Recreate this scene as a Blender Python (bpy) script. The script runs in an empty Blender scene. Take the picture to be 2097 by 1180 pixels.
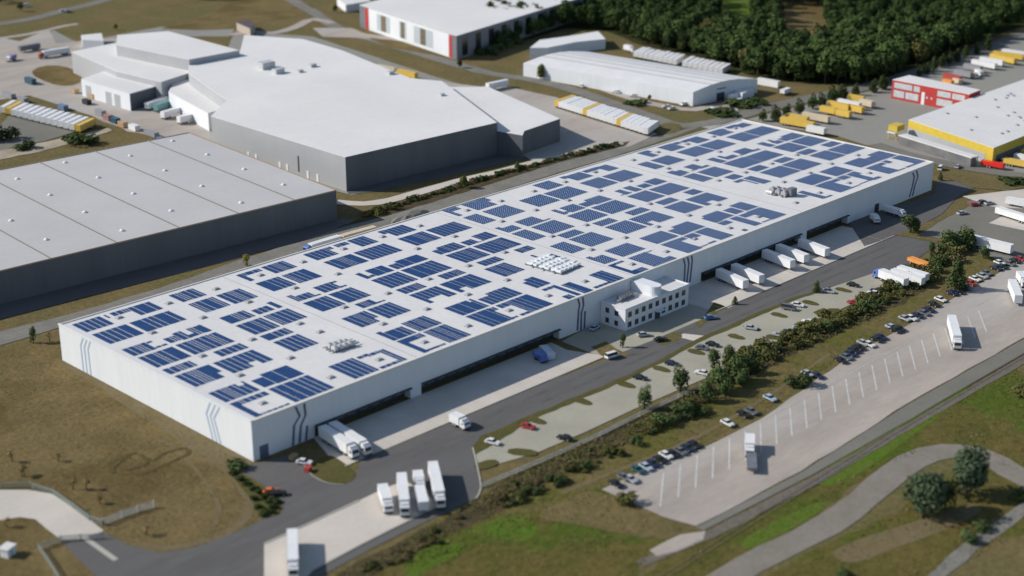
import bpy, bmesh, math, random
from mathutils import Vector, Matrix
R=math.radians
random.seed(7)
sc=bpy.context.scene
# ---------------------------------------------------------------- camera
CAM=Vector((-229.177,-326.393,200.266)); YAW=.77952; PIT=.36319; F=3261.47
DIR=Vector((math.cos(PIT)*math.cos(YAW),math.cos(PIT)*math.sin(YAW),-math.sin(PIT)))
RT=DIR.cross(Vector((0,0,1))).normalized(); UPV=RT.cross(DIR)
cd=bpy.data.cameras.new('camera'); cam=bpy.data.objects.new('camera',cd); sc.collection.objects.link(cam)
cam.location=CAM; cam.rotation_euler=DIR.to_track_quat('-Z','Y').to_euler()
cd.sensor_width=36; cd.lens=F/2097*36; cd.clip_start=1; cd.clip_end=8000
cd.dof.use_dof=True; cd.dof.focus_distance=590; cd.dof.aperture_fstop=cd.lens/1000/2.6
sc.camera=cam
# ---------------------------------------------------------------- light
SUN_DIR=Vector((12.3,-14.2,-12)).normalized()          # the way the light travels
EL=math.asin(-SUN_DIR.z); AZ=math.atan2(-SUN_DIR.x,-SUN_DIR.y)
w=bpy.data.worlds.new('World'); sc.world=w; w.use_nodes=True
nt=w.node_tree; bg=nt.nodes['Background']; sk=nt.nodes.new('ShaderNodeTexSky'); sk.sky_type='NISHITA'
sk.sun_disc=False; sk.sun_elevation=EL; sk.sun_rotation=AZ; sk.air_density=1.0; sk.dust_density=.6
nt.links.new(sk.outputs[0],bg.inputs[0]); bg.inputs[1].default_value=.11
sl=bpy.data.lights.new('sun','SUN'); sl.energy=4.6; sl.angle=R(.5); sl.color=(1,.95,.87)
so=bpy.data.objects.new('sun',sl); sc.collection.objects.link(so)
so.rotation_euler=SUN_DIR.to_track_quat('-Z','Y').to_euler(); so.location=(0,0,300)
sc.view_settings.view_transform='Standard'; sc.view_settings.look='None'; sc.view_settings.exposure=0.0; sc.view_settings.gamma=1
# ---------------------------------------------------------------- helpers
def at(px,py,z=0.0):
    v=DIR+RT*((px-1048.5)/F)-UPV*((py-590)/F); t=(z-CAM.z)/v.z
    return CAM+v*t
def wall_pt(px,py,axis,val):
    v=DIR+RT*((px-1048.5)/F)-UPV*((py-590)/F); t=(val-CAM[axis])/v[axis]
    return CAM+v*t
def pts(s,z=0.0):
    return [at(*map(float,q.split(',')),z) for q in s.split()]
MATS={}
def M(name,c1,c2=None,scale=.1,rough=.85,spec=.25,fine=0.0,fscale=1.5,metal=0.0,rnd=0.0,bump=0.0,stretch=None,lo=.35,hi=.65,c3=None,scale3=.02):
    if name in MATS: return MATS[name]
    m=bpy.data.materials.new(name); m.use_nodes=True; n=m.node_tree; N=n.nodes; L=n.links
    b=N['Principled BSDF']; b.inputs['Roughness'].default_value=rough; b.inputs['Metallic'].default_value=metal
    b.inputs['Specular IOR Level'].default_value=spec
    b.inputs['Base Color'].default_value=(*c1,1)
    if c2 or fine or rnd or c3:
        tc=N.new('ShaderNodeTexCoord'); co=tc.outputs['Object']
        if stretch:
            mp=N.new('ShaderNodeMapping'); mp.inputs['Scale'].default_value=stretch; L.new(co,mp.inputs[0]); co=mp.outputs[0]
        def noise(s,d=8,ro=.6):
            x=N.new('ShaderNodeTexNoise'); x.inputs['Scale'].default_value=s; x.inputs['Detail'].default_value=d; x.inputs['Roughness'].default_value=ro
            L.new(co,x.inputs['Vector']); return x.outputs['Fac']
        def rng(f,a,c,t0=0.0,t1=1.0):
            x=N.new('ShaderNodeMapRange'); L.new(f,x.inputs[0])
            for i,v in zip((1,2,3,4),(a,c,t0,t1)): x.inputs[i].default_value=v
            return x.outputs[0]
        def mix(f,a,bb,bt='MIX'):
            x=N.new('ShaderNodeMix'); x.data_type='RGBA'; x.blend_type=bt
            if isinstance(f,float): x.inputs[0].default_value=f
            else: L.new(f,x.inputs[0])
            for i,v in ((6,a),(7,bb)):
                if isinstance(v,tuple): x.inputs[i].default_value=(*v,1)
                else: L.new(v,x.inputs[i])
            return x.outputs[2]
        col=c1
        if c2: col=mix(rng(noise(scale),lo,hi),c1,c2)
        if c3: col=mix(rng(noise(scale3,5),.48,.6),col,c3)
        if fine:
            g=rng(noise(fscale,6,.75),.25,.75,1-fine,1+fine)
            x=N.new('ShaderNodeVectorMath'); x.operation='SCALE'; 
            if isinstance(col,tuple): x.inputs[0].default_value=col
            else: L.new(col,x.inputs[0])
            L.new(g,x.inputs['Scale']); col=x.outputs[0]
        if rnd:
            oi=N.new('ShaderNodeObjectInfo'); g=rng(oi.outputs['Random'],0,1,1-rnd,1+rnd)
            x=N.new('ShaderNodeVectorMath'); x.operation='SCALE'
            if isinstance(col,tuple): x.inputs[0].default_value=col
            else: L.new(col,x.inputs[0])
            L.new(g,x.inputs['Scale']); col=x.outputs[0]
        if not isinstance(col,tuple): L.new(col,b.inputs['Base Color'])
        if bump:
            bp=N.new('ShaderNodeBump'); bp.inputs['Strength'].default_value=bump; bp.inputs['Distance'].default_value=.6
            L.new(noise(fscale,8,.7),bp.inputs['Height']); L.new(bp.outputs[0],b.inputs['Normal'])
    MATS[name]=m; return m
class MB:
    def __init__(s): s.v=[]; s.f=[]; s.mi=[]
    def face(s,ps,mi=0):
        k=len(s.v); s.v+= [tuple(p) for p in ps]; s.f.append(tuple(range(k,k+len(ps)))); s.mi.append(mi)
    def hexa(s,p,mi=0):          # 4 bottom, 4 top (ccw)
        k=len(s.v); s.v+=[tuple(q) for q in p]
        for f in ((3,2,1,0),(4,5,6,7),(0,1,5,4),(1,2,6,5),(2,3,7,6),(3,0,4,7)): s.f.append(tuple(k+i for i in f)); s.mi.append(mi)
    def box(s,x0,y0,z0,x1,y1,z1,mi=0):
        s.hexa([(x0,y0,z0),(x1,y0,z0),(x1,y1,z0),(x0,y1,z0),(x0,y0,z1),(x1,y0,z1),(x1,y1,z1),(x0,y1,z1)],mi)
    def taper(s,x0,y0,z0,x1,y1,z1,a,b,mi=0):
        s.hexa([(x0,y0,z0),(x1,y0,z0),(x1,y1,z0),(x0,y1,z0),(x0+a,y0+b,z1),(x1-a,y0+b,z1),(x1-a,y1-b,z1),(x0+a,y1-b,z1)],mi)
    def prism(s,poly,z0,z1,ms=0,mt=None,bottom=False):   # poly ccw list of (x,y)
        a=sum(p[0]*q[1]-q[0]*p[1] for p,q in zip(poly,poly[1:]+poly[:1]))
        poly=list(poly) if a>0 else list(poly)[::-1]
        n=len(poly)
        for i in range(n):
            p,q=poly[i],poly[(i+1)%n]
            s.face([(p[0],p[1],z0),(q[0],q[1],z0),(q[0],q[1],z1),(p[0],p[1],z1)],ms[i] if isinstance(ms,list) else ms)
        s.face([(p[0],p[1],z1) for p in poly],(ms if mt is None else mt) if not isinstance(ms,list) else (mt or 0))
        if bottom: s.face([(p[0],p[1],z0) for p in poly[::-1]],0)
    def extr(s,prof,y0,y1,mi=0):  # profile in x,z (ccw seen from -y), extruded along y
        n=len(prof)
        for i in range(n):
            p,q=prof[i],prof[(i+1)%n]
            s.face([(p[0],y0,p[1]),(p[0],y1,p[1]),(q[0],y1,q[1]),(q[0],y0,q[1])],mi)
        s.face([(p[0],y0,p[1]) for p in prof],mi); s.face([(p[0],y1,p[1]) for p in prof[::-1]],mi)
    def cyl(s,c,ax,r,h,n=12,mi=0,r2=None):
        r2=r if r2 is None else r2; c=Vector(c); ax=Vector(ax).normalized(); u=ax.orthogonal().normalized(); v=ax.cross(u)
        k=len(s.v)
        for t,rr in ((0,r),(h,r2)):
            for i in range(n):
                a=2*math.pi*i/n; s.v.append(tuple(c+ax*t+u*(rr*math.cos(a))+v*(rr*math.sin(a))))
        for i in range(n): s.f.append((k+i,k+(i+1)%n,k+n+(i+1)%n,k+n+i)); s.mi.append(mi)
        s.f.append(tuple(k+i for i in range(n))[::-1]); s.mi.append(mi); s.f.append(tuple(k+n+i for i in range(n))); s.mi.append(mi)
    def mesh(s,name,mats):
        me=bpy.data.meshes.new(name); me.from_pydata(s.v,[],s.f)
        for m in (mats if isinstance(mats,(list,tuple)) else [mats]): me.materials.append(m)
        me.polygons.foreach_set('material_index',s.mi); me.update(); return me
    def build(s,name,mats,parent=None): return link(name,s.mesh(name,mats),parent)
def link(name,me,parent=None):
    o=bpy.data.objects.new(name,me); sc.collection.objects.link(o)
    if parent: o.parent=parent
    return o
def tag(o,label=None,cat=None,group=None,kind=None):
    if label: o['label']=label
    if cat: o['category']=cat
    if group: o['group']=group
    if kind: o['kind']=kind
    return o
def thing(name,label,cat,loc=(0,0,0),rz=0,group=None,scale=1):
    o=bpy.data.objects.new(name,None); sc.collection.objects.link(o); o.location=loc; o.rotation_euler=(0,0,rz)
    o.scale=(scale,)*3; o.empty_display_size=.5
    return tag(o,label,cat,group)
def struct(o,label=None): o['kind']='structure'; return o
def place(proto,name,label,cat,loc,rz=0,group=None,scale=1):
    """proto: list of (part name, mesh, index of parent part or None)"""
    r=thing(name,label,cat,loc,rz,group); r.scale=scale if isinstance(scale,tuple) else (scale,)*3
    obs=[]
    for n,me,p in proto:
        o=link(n,me,r if p is None else obs[p]); obs.append(o)
    return r
ORD=['','first','second','third','fourth','fifth','sixth','seventh','eighth','ninth','tenth','eleventh','twelfth','thirteenth','fourteenth','fifteenth','sixteenth','seventeenth','eighteenth','nineteenth','twentieth','twenty-first','twenty-second','twenty-third','twenty-fourth','twenty-fifth','twenty-sixth','twenty-seventh','twenty-eighth','twenty-ninth','thirtieth']
# ---------------------------------------------------------------- materials
white_clad=M('white_cladding',(.71,.73,.76),(.66,.69,.725),.06,.6,.25,fine=.05,fscale=.5,stretch=(1,1,.12))
roof_white=M('roof_membrane',(.68,.67,.655),(.62,.612,.605),.05,.8,.2,fine=.07,fscale=.5,c3=(.64,.635,.63),scale3=.08)
cream=M('parapet_cap',(.68,.65,.60),None,rough=.6)
grey_roof=M('grey_roof_membrane',(.50,.495,.49),(.46,.455,.455),.03,.8,.2,fine=.05,fscale=.6)
pale_roof=M('pale_roof_membrane',(.72,.71,.695),(.66,.65,.64),.02,.8,.2,fine=.05,fscale=.5)
grey_clad=M('grey_cladding',(.115,.125,.14),(.095,.105,.12),.08,.6,.3,fine=.10,fscale=.5,stretch=(1,1,.1))
lgrey_clad=M('light_grey_cladding',(.40,.41,.43),(.36,.37,.39),.05,.6,.3,fine=.04,fscale=.7)
dark_dock=M('dark_dock_front',(.065,.075,.09),(.045,.052,.065),.3,.7,.2)
dock_door=M('dock_door',(.20,.22,.25),None,rough=.6)
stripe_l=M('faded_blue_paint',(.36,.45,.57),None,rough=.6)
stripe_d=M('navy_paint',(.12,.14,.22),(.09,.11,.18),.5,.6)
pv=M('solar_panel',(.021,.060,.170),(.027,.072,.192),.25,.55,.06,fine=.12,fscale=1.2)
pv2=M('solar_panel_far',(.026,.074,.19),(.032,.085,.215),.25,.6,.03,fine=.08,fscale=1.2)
pv_gap=M('ballast_plate',(.62,.63,.64),None,rough=.6)
rail_m=M('panel_rail',(.45,.48,.52),None,rough=.5)
vent_m=M('roof_vent_grey',(.33,.33,.36),None,rough=.6)
seam_m=M('roof_seam',(.42,.42,.43),None,rough=.7)
metal_l=M('galvanised_metal',(.55,.56,.57),(.40,.41,.43),.8,.45,.5)
metal_d=M('dark_plant_metal',(.12,.13,.15),(.2,.21,.23),.8,.5,.4)
white_paint=M('white_vehicle_paint',(.78,.78,.78),(.72,.72,.73),.4,.4,.4)
tyre=M('tyre_rubber',(.015,.015,.016),None,rough=.9)
chas=M('chassis_steel',(.04,.04,.045),None,rough=.7)
glass=M('vehicle_glass',(.02,.025,.03),None,rough=.15,spec=.5)
asphalt=M('asphalt',(.108,.105,.104),(.135,.131,.127),.06,.9,.15,fine=.11,fscale=.6,stretch=(.25,1,1),c3=(.124,.122,.118),scale3=.12)
asphalt_w=M('worn_asphalt',(.165,.16,.14),(.20,.19,.165),.05,.9,.15,fine=.10,fscale=.7)
path_m=M('pale_track',(.24,.215,.185),(.20,.18,.15),.1,.95,.1,fine=.14,fscale=.6)
yard_pale=M('pale_asphalt_yard',(.25,.245,.22),(.29,.28,.25),.05,.9,.15,fine=.08,fscale=.6,c3=(.26,.255,.235),scale3=.05)
concrete=M('pale_concrete',(.58,.53,.47),(.50,.46,.41),.05,.9,.15,fine=.06,fscale=.6)
concrete_p=M('parking_pavers',(.33,.315,.255),(.38,.36,.29),.06,.9,.15,fine=.08,fscale=.9)
concrete_t=M('trailer_lot_concrete',(.42,.37,.325),(.34,.30,.265),.09,.9,.15,fine=.10,fscale=.6,stretch=(.3,1,1),c3=(.41,.385,.355),scale3=.015)
gravel=M('gravel_road',(.175,.17,.15),(.22,.21,.185),.12,.95,.1,fine=.22,fscale=.7)
dry=M('dry_grass',(.175,.135,.062),(.135,.110,.050),.06,1,.05,fine=.38,fscale=.5,bump=.7,c3=(.130,.118,.050),scale3=.018)
lawn=M('brown_lawn',(.196,.143,.064),(.152,.118,.054),.09,1,.05,fine=.42,fscale=.7,bump=.7,c3=(.128,.096,.040),scale3=.03)
meadow=M('green_meadow',(.095,.092,.026),(.135,.105,.036),.08,1,.05,fine=.42,fscale=.4,bump=.8,c3=(.078,.105,.018),scale3=.03)
strip_g=M('olive_strip_grass',(.160,.125,.050),(.120,.105,.042),.1,1,.05,fine=.4,fscale=.45,bump=.8,c3=(.105,.105,.025),scale3=.03)
bright=M('fresh_green_grass',(.080,.150,.016),(.11,.130,.028),.12,1,.05,fine=.25,fscale=.5,bump=.5)
verge=M('green_verge',(.085,.085,.028),(.11,.095,.04),.15,1,.05,fine=.25,fscale=.9,bump=.4)
bare=M('bare_soil',(.175,.140,.082),(.155,.122,.062),.08,1,.05,fine=.2,fscale=.6)
brown=M('dark_brush_ground',(.060,.050,.027),(.095,.075,.042),.15,1,.05,fine=.35,fscale=.5,bump=.6)
sandm=M('pale_sand',(.42,.37,.29),(.30,.26,.19),.08,1,.05,fine=.12,fscale=.5)
mark=M('white_marking',(.60,.60,.58),(.45,.45,.43),.5,.8)
rust=M('rail_steel',(.12,.10,.085),None,rough=.6)
ballast=M('track_ballast',(.13,.115,.095),(.17,.15,.125),.4,.95,.1,fine=.3,fscale=1.2)
kerb_m=M('kerb_stone',(.42,.40,.35),None,rough=.9)
loopm=M('dark_mown_mark',(.085,.070,.032),(.12,.092,.042),.25,1,.05,fine=.3)
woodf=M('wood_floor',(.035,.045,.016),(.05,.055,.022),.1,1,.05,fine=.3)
def paint(name,c): return M(name,c,tuple(x*.9 for x in c),.5,.35,.45)
# ---------------------------------------------------------------- ground
def jitter(poly,amp,step):
    out=[]
    n=len(poly)
    for i in range(n):
        a,b=poly[i],poly[(i+1)%n]; d=(b-a).length; k=max(1,int(d/step)); nn=Vector((-(b-a).y,(b-a).x,0))
        if nn.length: nn.normalize()
        for j in range(k):
            p=a.lerp(b,j/k); out.append(p+nn*(random.uniform(-amp,amp) if j else 0))
    return out
def smooth(poly,it=1):
    for _ in range(it):
        o=[]
        n=len(poly)
        for i in range(n):
            a,b=poly[i],poly[(i+1)%n]; o.append(a.lerp(b,.25)); o.append(a.lerp(b,.75))
        poly=o
    return poly
ZC=[0]
def flat(name,s,z,mat,amp=0,step=6,sm=0,world=None):
    ZC[0]+=1; z+=ZC[0]*.0004
    poly=[Vector((*p,0)) for p in world] if world else pts(s)
    if sm: poly=smooth(poly,sm)
    if amp: poly=jitter(poly,amp,step)
    bm=bmesh.new(); vs=[bm.verts.new((p.x,p.y,z)) for p in poly]
    f=bm.faces.new(vs)
    f.normal_update()
    if f.normal.z<0: f.normal_flip()
    bmesh.ops.triangulate(bm,faces=[f],quad_method='BEAUTY',ngon_method='EAR_CLIP')
    me=bpy.data.meshes.new(name); bm.to_mesh(me); bm.free(); me.materials.append(mat)
    return struct(link(name,me))
def ribbon(name,s,wid,z,mat,amp=0,world=None,closed=False):
    ZC[0]+=1; z+=ZC[0]*.0004
    p=[Vector((*q,0)) for q in world] if world else pts(s)
    # refine with Catmull-Rom
    q=[]
    for i in range(len(p)-1):
        p0,p1,p2,p3=p[max(i-1,0)],p[i],p[i+1],p[min(i+2,len(p)-1)]
        k=max(2,int((p2-p1).length/7))
        for j in range(k):
            t=j/k; q.append(.5*((2*p1)+(p2-p0)*t+(2*p0-5*p1+4*p2-p3)*t*t+(3*p1-p0-3*p2+p3)*t**3))
    q.append(p[-1]); mb=MB(); L=[];Rr=[]
    for i,c in enumerate(q):
        d=(q[min(i+1,len(q)-1)]-q[max(i-1,0)]).normalized(); nn=Vector((-d.y,d.x,0)); ww=wid/2
        L.append(c+nn*(ww+random.uniform(-amp,amp))); Rr.append(c-nn*(ww+random.uniform(-amp,amp)))
    for i in range(len(q)-1):
        mb.face([(Rr[i].x,Rr[i].y,z),(Rr[i+1].x,Rr[i+1].y,z),(L[i+1].x,L[i+1].y,z),(L[i].x,L[i].y,z)])
    return struct(mb.build(name,mat))
mb=MB(); mb.face([(-2500,-2500,0),(3500,-2500,0),(3500,3500,0),(-2500,3500,0)]); struct(mb.build('ground',dry))
LZ=.03
# lawns and meadows
flat('lawn','-40,700 0,722 60,704 123,694 127,738 519,950 470,975 492,1015 530,1050 520,1085 440,1115 330,1128 268,1110 215,1088 165,1050 118,1015 60,998 -40,995',LZ,lawn,.5,5)
flat('lawn','-40,1064 40,1060 75,1066 122,1106 140,1125 195,1180 215,1230 -60,1230 -40,1120',LZ,lawn,.4,5)
flat('meadow','700,1200 800,1130 985,1030 1150,945 1235,1010 1330,1060 1420,1090 1230,1230 700,1230',LZ,meadow,2,4,1)
flat('fresh_grass','1000,1068 1050,1050 1085,1062 1105,1088 1080,1110 1030,1105 985,1100 960,1085',LZ*2,bright,1.6,3,1)
flat('fresh_grass','820,1160 880,1118 930,1110 960,1120 930,1145 870,1170 840,1190',LZ*2,bright,1.6,3,1)
flat('meadow','1400,1100 1700,985 1900,850 2130,720 2130,1000 2040,930 1950,905 1860,920 1780,970 1700,1040 1600,1100 1480,1160 1440,1230 1260,1230',LZ,meadow,1.6,4,1)
flat('fresh_grass','1660,985 1760,915 1830,880 1930,810 2000,760 1985,795 1930,850 1850,905 1780,960 1700,1000',LZ*2,bright,2,6,1)
flat('fresh_grass','1510,1110 1600,1060 1680,1025 1700,1035 1620,1085 1530,1130',LZ*2,bright,2,6,1)
flat('meadow','1500,1230 1640,1140 1760,1080 1870,1040 1960,955 2040,955 2130,1010 2130,1090 1960,1130 1850,1230',LZ,meadow,1.6,4,1)
flat('bare_soil','1690,1130 1790,1095 1900,1060 1990,1030 2020,1045 1940,1085 1840,1120 1740,1160',LZ*2,bare,2.5,3,2)
flat('grass_strip','880,1075 985,1012 1200,905 1420,800 1640,690 1800,610 1900,560 2000,530 2097,480 2130,500 1990,580 1900,630 1720,735 1560,845 1420,915 1235,990 1150,1040',LZ,strip_g,1,7)
flat('dry_patch','1080,1060 1180,1010 1235,1005 1330,1060 1400,1085 1380,1110 1250,1090 1190,1075',LZ*2,dry,3,4,2)
flat('overgrown_ditch','600,1240 690,1176 780,1128 885,1077 987,1016 1060,972 1150,932 1230,895 1310,856 1400,812 1470,775 1540,742 1600,712 1720,655 1800,612 1850,587 1905,562 1915,580 1880,605 1800,645 1650,712 1540,772 1470,815 1400,850 1290,905 1150,975 1040,1035 960,1080 880,1118 800,1160 700,1240',LZ*2,brown,1.3,3)
# worn tan edge around the lawn
ribbon('lawn_edge_path','478,972 500,1000 512,1040 490,1075 430,1105 340,1124 280,1112',3.0,LZ*2,bare,.3)
flat('trodden_earth','127,740 519,950 470,972 420,945 300,860 180,780 110,742',LZ*2,bare,.8,4)
flat('shrub_bed','462,965 490,968 520,985 552,1010 573,1032 576,1050 553,1062 530,1062 524,1040 500,1005',LZ*3,verge,.3,3,1)
for l in ('0,0',):
    def tl(q): return ' '.join('%f,%f'%(float(a.split(',')[0])/2.994,786+float(a.split(',')[1])/2.994) for a in q.split())
    for q in ('705,548 676,505 700,470 760,448 840,424','860,436 905,478 870,502 770,530','810,540 850,555 920,535 1000,500 1100,460 1155,428 1140,398 1085,405 1000,432 940,472 880,452','690,520 740,470 800,452'):
        ribbon('mown_mark',tl(q),1.3,.13,loopm,.2)
ribbon('worn_track','1150,1010 1300,950 1420,900 1560,820 1700,725',1.6,LZ*2+.01,bare,.25)
ribbon('worn_track','330,900 400,960 450,1040 430,1090',1.4,LZ*2,bare,.25)
# asphalt
A1=.1
flat('road','520,951 602,930 620,950 640,976 672,990 705,993 727,980 733,962 738,944 850,897 925,863 1060,803 1240,738 1330,702 1500,630 1640,568 1720,535 1800,508 1832,492 1865,478 1935,495 1890,522 1860,545 1790,560 1700,590 1620,615 1560,640 1500,668 1430,698 1380,726 1290,772 1180,818 1085,860 1010,893 968,915 978,960 985,1000 975,1022 870,1070 760,1125 640,1190 600,1260 160,1260 205,1190 135,1120 125,1107 211,1090 262,1117 328,1133 400,1122 480,1092 545,1062 572,1056 580,1040 573,1022 535,990 490,966',A1,asphalt)
flat('truck_yard','541,1115 640,1070 735,1026 790,1000 830,985 905,1036 840,1066 740,1116 640,1170 560,1260 541,1260',A1+.03,concrete)
flat('driveway','-40,1006 0,1004 60,1004 105,1012 140,1030 172,1056 213,1088 165,1104 125,1106 98,1086 72,1064 40,1060 0,1066 -40,1068',A1,concrete,sm=0)
flat('marking_strip','166,1103 178,1100 243,1146 232,1150',A1+.06,kerb_m)
# dock aprons
for s in ('20.8,-.1 16.0,-14 15.4,-19.9 123,-19.9 118,-8 119,-.1','176,-.1 178,-14 177.5,-21 290,-21 287,-8 286,-.1'):
    flat('dock_apron',None,A1+.02,concrete,world=[tuple(map(float,q.split(','))) for q in s.split()])
# around the office
flat('office_forecourt','1150,700 1240,735 1330,700 1500,628 1470,600 1420,560 1300,620',A1-.02,concrete_p)
flat('planted_bed','1210,712 1240,700 1262,715 1290,728 1325,722 1285,730 1242,735',A1+.05,dry,.4,3)
flat('planted_bed','1345,700 1372,682 1395,683 1398,693 1372,705 1350,708',A1+.05,dry,.3,3,1)
flat('planted_bed','1425,662 1440,652 1448,640 1462,620 1478,625 1490,632 1470,640 1452,655 1430,674',A1+.05,dry,.3,3)
flat('planted_bed','640,950 672,930 700,945 727,968 728,982 705,993 672,990 650,975',A1+.05,verge,.3,3,1)
flat('crossing_strip','1385,690 1400,684 1455,690 1432,702',A1+.04,concrete)
# parking
flat('parking_lot','980,963 1100,928 1200,885 1300,838 1400,795 1480,760 1560,720 1640,672 1720,635 1800,598 1835,577 1790,560 1700,590 1620,615 1560,640 1500,668 1430,698 1380,726 1290,772 1180,818 1085,860 1010,893 968,918',A1+.03,concrete_p)
flat('median_strip','968,915 985,893 1010,885 1090,850 1180,813 1290,768 1380,722 1430,694 1500,664 1560,637 1620,612 1700,587 1700,592 1620,619 1560,645 1500,673 1430,703 1380,731 1290,777 1180,823 1090,861 1034,896 1010,912 968,936',A1+.08,verge,.35,3)
for a,b in (((1084,857),(1121,869)),((1178,818),(1204,831)),((1267,784),(1287,795)),((1339,752),(1359,763)),((1410,717),(1434,730)),((1492,686),(1510,695)),((1524,668),(1538,680)),((1580,642),(1602,650)),((1644,617),(1663,622)),((1712,591),(1727,596))):
    p,q=at(*a),at(*b); q=Vector((p.x+.4,p.y-6.2,0)); d=(q-p).normalized(); nn=Vector((-d.y,d.x,0))
    flat('parking_island',None,A1+.11,verge,.15,1.5,1,world=[(p+nn*2).to_2d(),(p-nn*2).to_2d(),(q-nn*1.3).to_2d(),(q+nn*1.3).to_2d()])
for a,b in (((1542,707),(1580,712)),((1568,690),(1602,693)),((1632,665),(1660,668)),((1757,606),(1790,611)),((1668,643),(1720,635)),((975,960),(1018,945)),((1040,925),(1100,930))):
    p,q=at(*a),at(*b); d=(q-p).normalized(); nn=Vector((-d.y,d.x,0))
    flat('parking_island',None,A1+.11,verge,.2,2,1,world=[(p+nn*2.2).to_2d(),(p-nn*2.2).to_2d(),(q-nn*2).to_2d(),(q+nn*2).to_2d()])
# trailer lot, rail track and side road
flat('trailer_lot','1232,1003 1330,958 1425,925 1560,858 1725,742 1905,640 2000,585 2120,520 2140,668 1860,826 1640,966 1425,1078 1360,1060',A1,concrete_t,.3,8)
flat('side_road','1425,1081 1640,969 1860,829 2140,671 2140,700 1900,838 1660,975 1440,1088',A1+.02,asphalt_w)
flat('track_bed','1300,1150 1440,1092 1660,980 1900,843 2140,705 2140,722 1910,853 1680,990 1460,1103 1320,1160',A1,ballast,.3,6)
for k in (0,1.5):
    ribbon('rail',None,.2,A1+.25,rust,world=[(20,-120+k-.0),(110,-117.2+k),(160,-115.6+k),(320,-114.8+k)])
for i in range(24):
    x=74+i*8.35*.857*1.02
    p=Vector((x,-84.5,0)); q=Vector((x-15.2,-96.0,0)); d=(q-p).normalized(); n_=Vector((-d.y,d.x,0))*.22
    if 60<x<300:
        mb=MB(); mb.face([(p+n_).to_tuple(),(q+n_).to_tuple(),(q-n_).to_tuple(),(p-n_).to_tuple()][::1]); o=mb.build('bay_line',mark); o.location.z=A1+.05; struct(o)
ribbon('bay_edge_line',None,.22,A1+.05,mark,world=[(74,-83.5),(160,-83.3),(260,-81.5),(310,-81)])
ribbon('gravel_path','1440,1215 1530,1160 1640,1105 1735,1050 1800,995 1865,945 1940,925 2010,932 2070,965 2150,1010',8.6,A1,path_m,.4)
ribbon('field_track','1880,1215 1990,1120 2060,1070 2140,1010',4,A1,gravel,.4)
flat('old_concrete_pad','1330,1128 1392,1096 1445,1088 1440,1106 1385,1130 1345,1140',A1+.02,concrete_t,.4,4)
flat('road',None,A1-.04,asphalt,world=[(124,-19.5),(295,-20.5),(302,-27),(124,-27)])
# lanes and joints on the paving
for k in range(11):
    x=24+k*9.1
    flat('slab_joint',None,A1+.035,seam_m,world=[(x,-2),(x+.14,-2),(x+.14,-19.8),(x,-19.8)])
for k in range(12):
    x=182+k*9.1
    flat('slab_joint',None,A1+.035,seam_m,world=[(x,-2),(x+.14,-2),(x+.14,-20.8),(x,-20.8)])
tyrem=M('tyre_stain',(.100,.098,.097),(.128,.125,.122),.12,.9,.1,fine=.15)
for y in (-24.6,-29.4): ribbon('tyre_track',None,1.6,A1-.02,tyrem,.12,world=[(40,y-1),(120,y-.2),(200,y-.6),(285,y-1.4)])
# back of the hall
flat('service_road','-40,690 120,650 330,590 500,530 680,474 800,438 900,408 1010,374 1150,327 1290,292 1400,266 1484,244 1300,308 1150,352 1000,400 800,462 640,510 480,560 330,605 120,672 -40,720',A1,gravel,.5,6)
flat('hedge_strip_ground','690,468 780,430 900,392 1010,358 1150,318 1290,290 1280,300 1150,332 1010,376 900,410 790,444',A1+.03,brown,.4,4)
ribbon('footpath','688,414 745,418 800,410 880,388 940,371 1020,353 1100,332 1190,312 1270,293',6,A1+.04,concrete,.3)
flat('concrete_yard','905,168 985,178 1010,172 1140,200 1330,268 1345,275 1290,300 1180,318 1100,336 1040,300 900,200',A1,concrete_t)
ribbon('road','1500,243 1400,258 1310,232 1200,193 1100,166 1000,150 900,122 800,92 700,62 640,25 560,-20',9,A1+.02,gravel,.5)
ribbon('road','1480,246 1560,224 1640,206 1720,190 1800,172 1880,148 1960,122 2110,66',11,A1+.05,asphalt_w,.4)
ribbon('road','1440,262 1500,235 1480,214 1420,225 1330,212 1230,180',7,A1-.01,concrete_t,.4)
flat('yellow_hall_yard','1530,245 1600,262 1700,275 1780,300 1840,315 1980,345 2140,375 2140,70 2030,100 1960,128 1860,162 1790,186 1700,205 1600,228',A1+.02,yard_pale)
ribbon('road','1790,296 1860,318 1960,340 2060,356 2140,366',9,A1+.06,asphalt_w,.2)
flat('roadside_grass','1760,300 1830,318 1915,345 2000,362 2080,368 2095,385 2060,392 1990,385 1930,362 1912,350',A1+.08,dry,.4,4)
flat('roadside_grass','1340,262 1370,250 1400,258 1390,272 1350,278',A1+.08,dry,.4,3,1)
flat('east_yard','1862,478 1935,440 2000,405 2140,380 2140,520 2060,540 1990,510 1930,490',A1+.01,asphalt_w)
flat('east_yard_apron','1970,403 2060,392 2140,385 2140,440 2090,428 2030,424',A1+.06,concrete)
flat('east_yard_slab','2025,458 2060,440 2140,445 2140,482',A1+.06,concrete)
flat('roadside_grass','1830,482 1875,468 1932,440 1980,416 1990,420 1935,448 1880,482 1936,498 1930,502 1870,488',A1+.09,dry,.3,3)
flat('end_yard','1738,456 1830,425 1912,398 1920,372 1960,372 2005,380 1960,405 1930,438 1870,470 1835,484 1770,505',A1-.01,asphalt)
flat('painted_shade_strip',None,A1-.02,asphalt,.4,5,world=[(-60,163),(152,148),(158,140),(150,136.5),(90,138.5),(40,143),(-60,150)])  # no path: asphalt tone painted on the ground to deepen the grey hall's shadow
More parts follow.
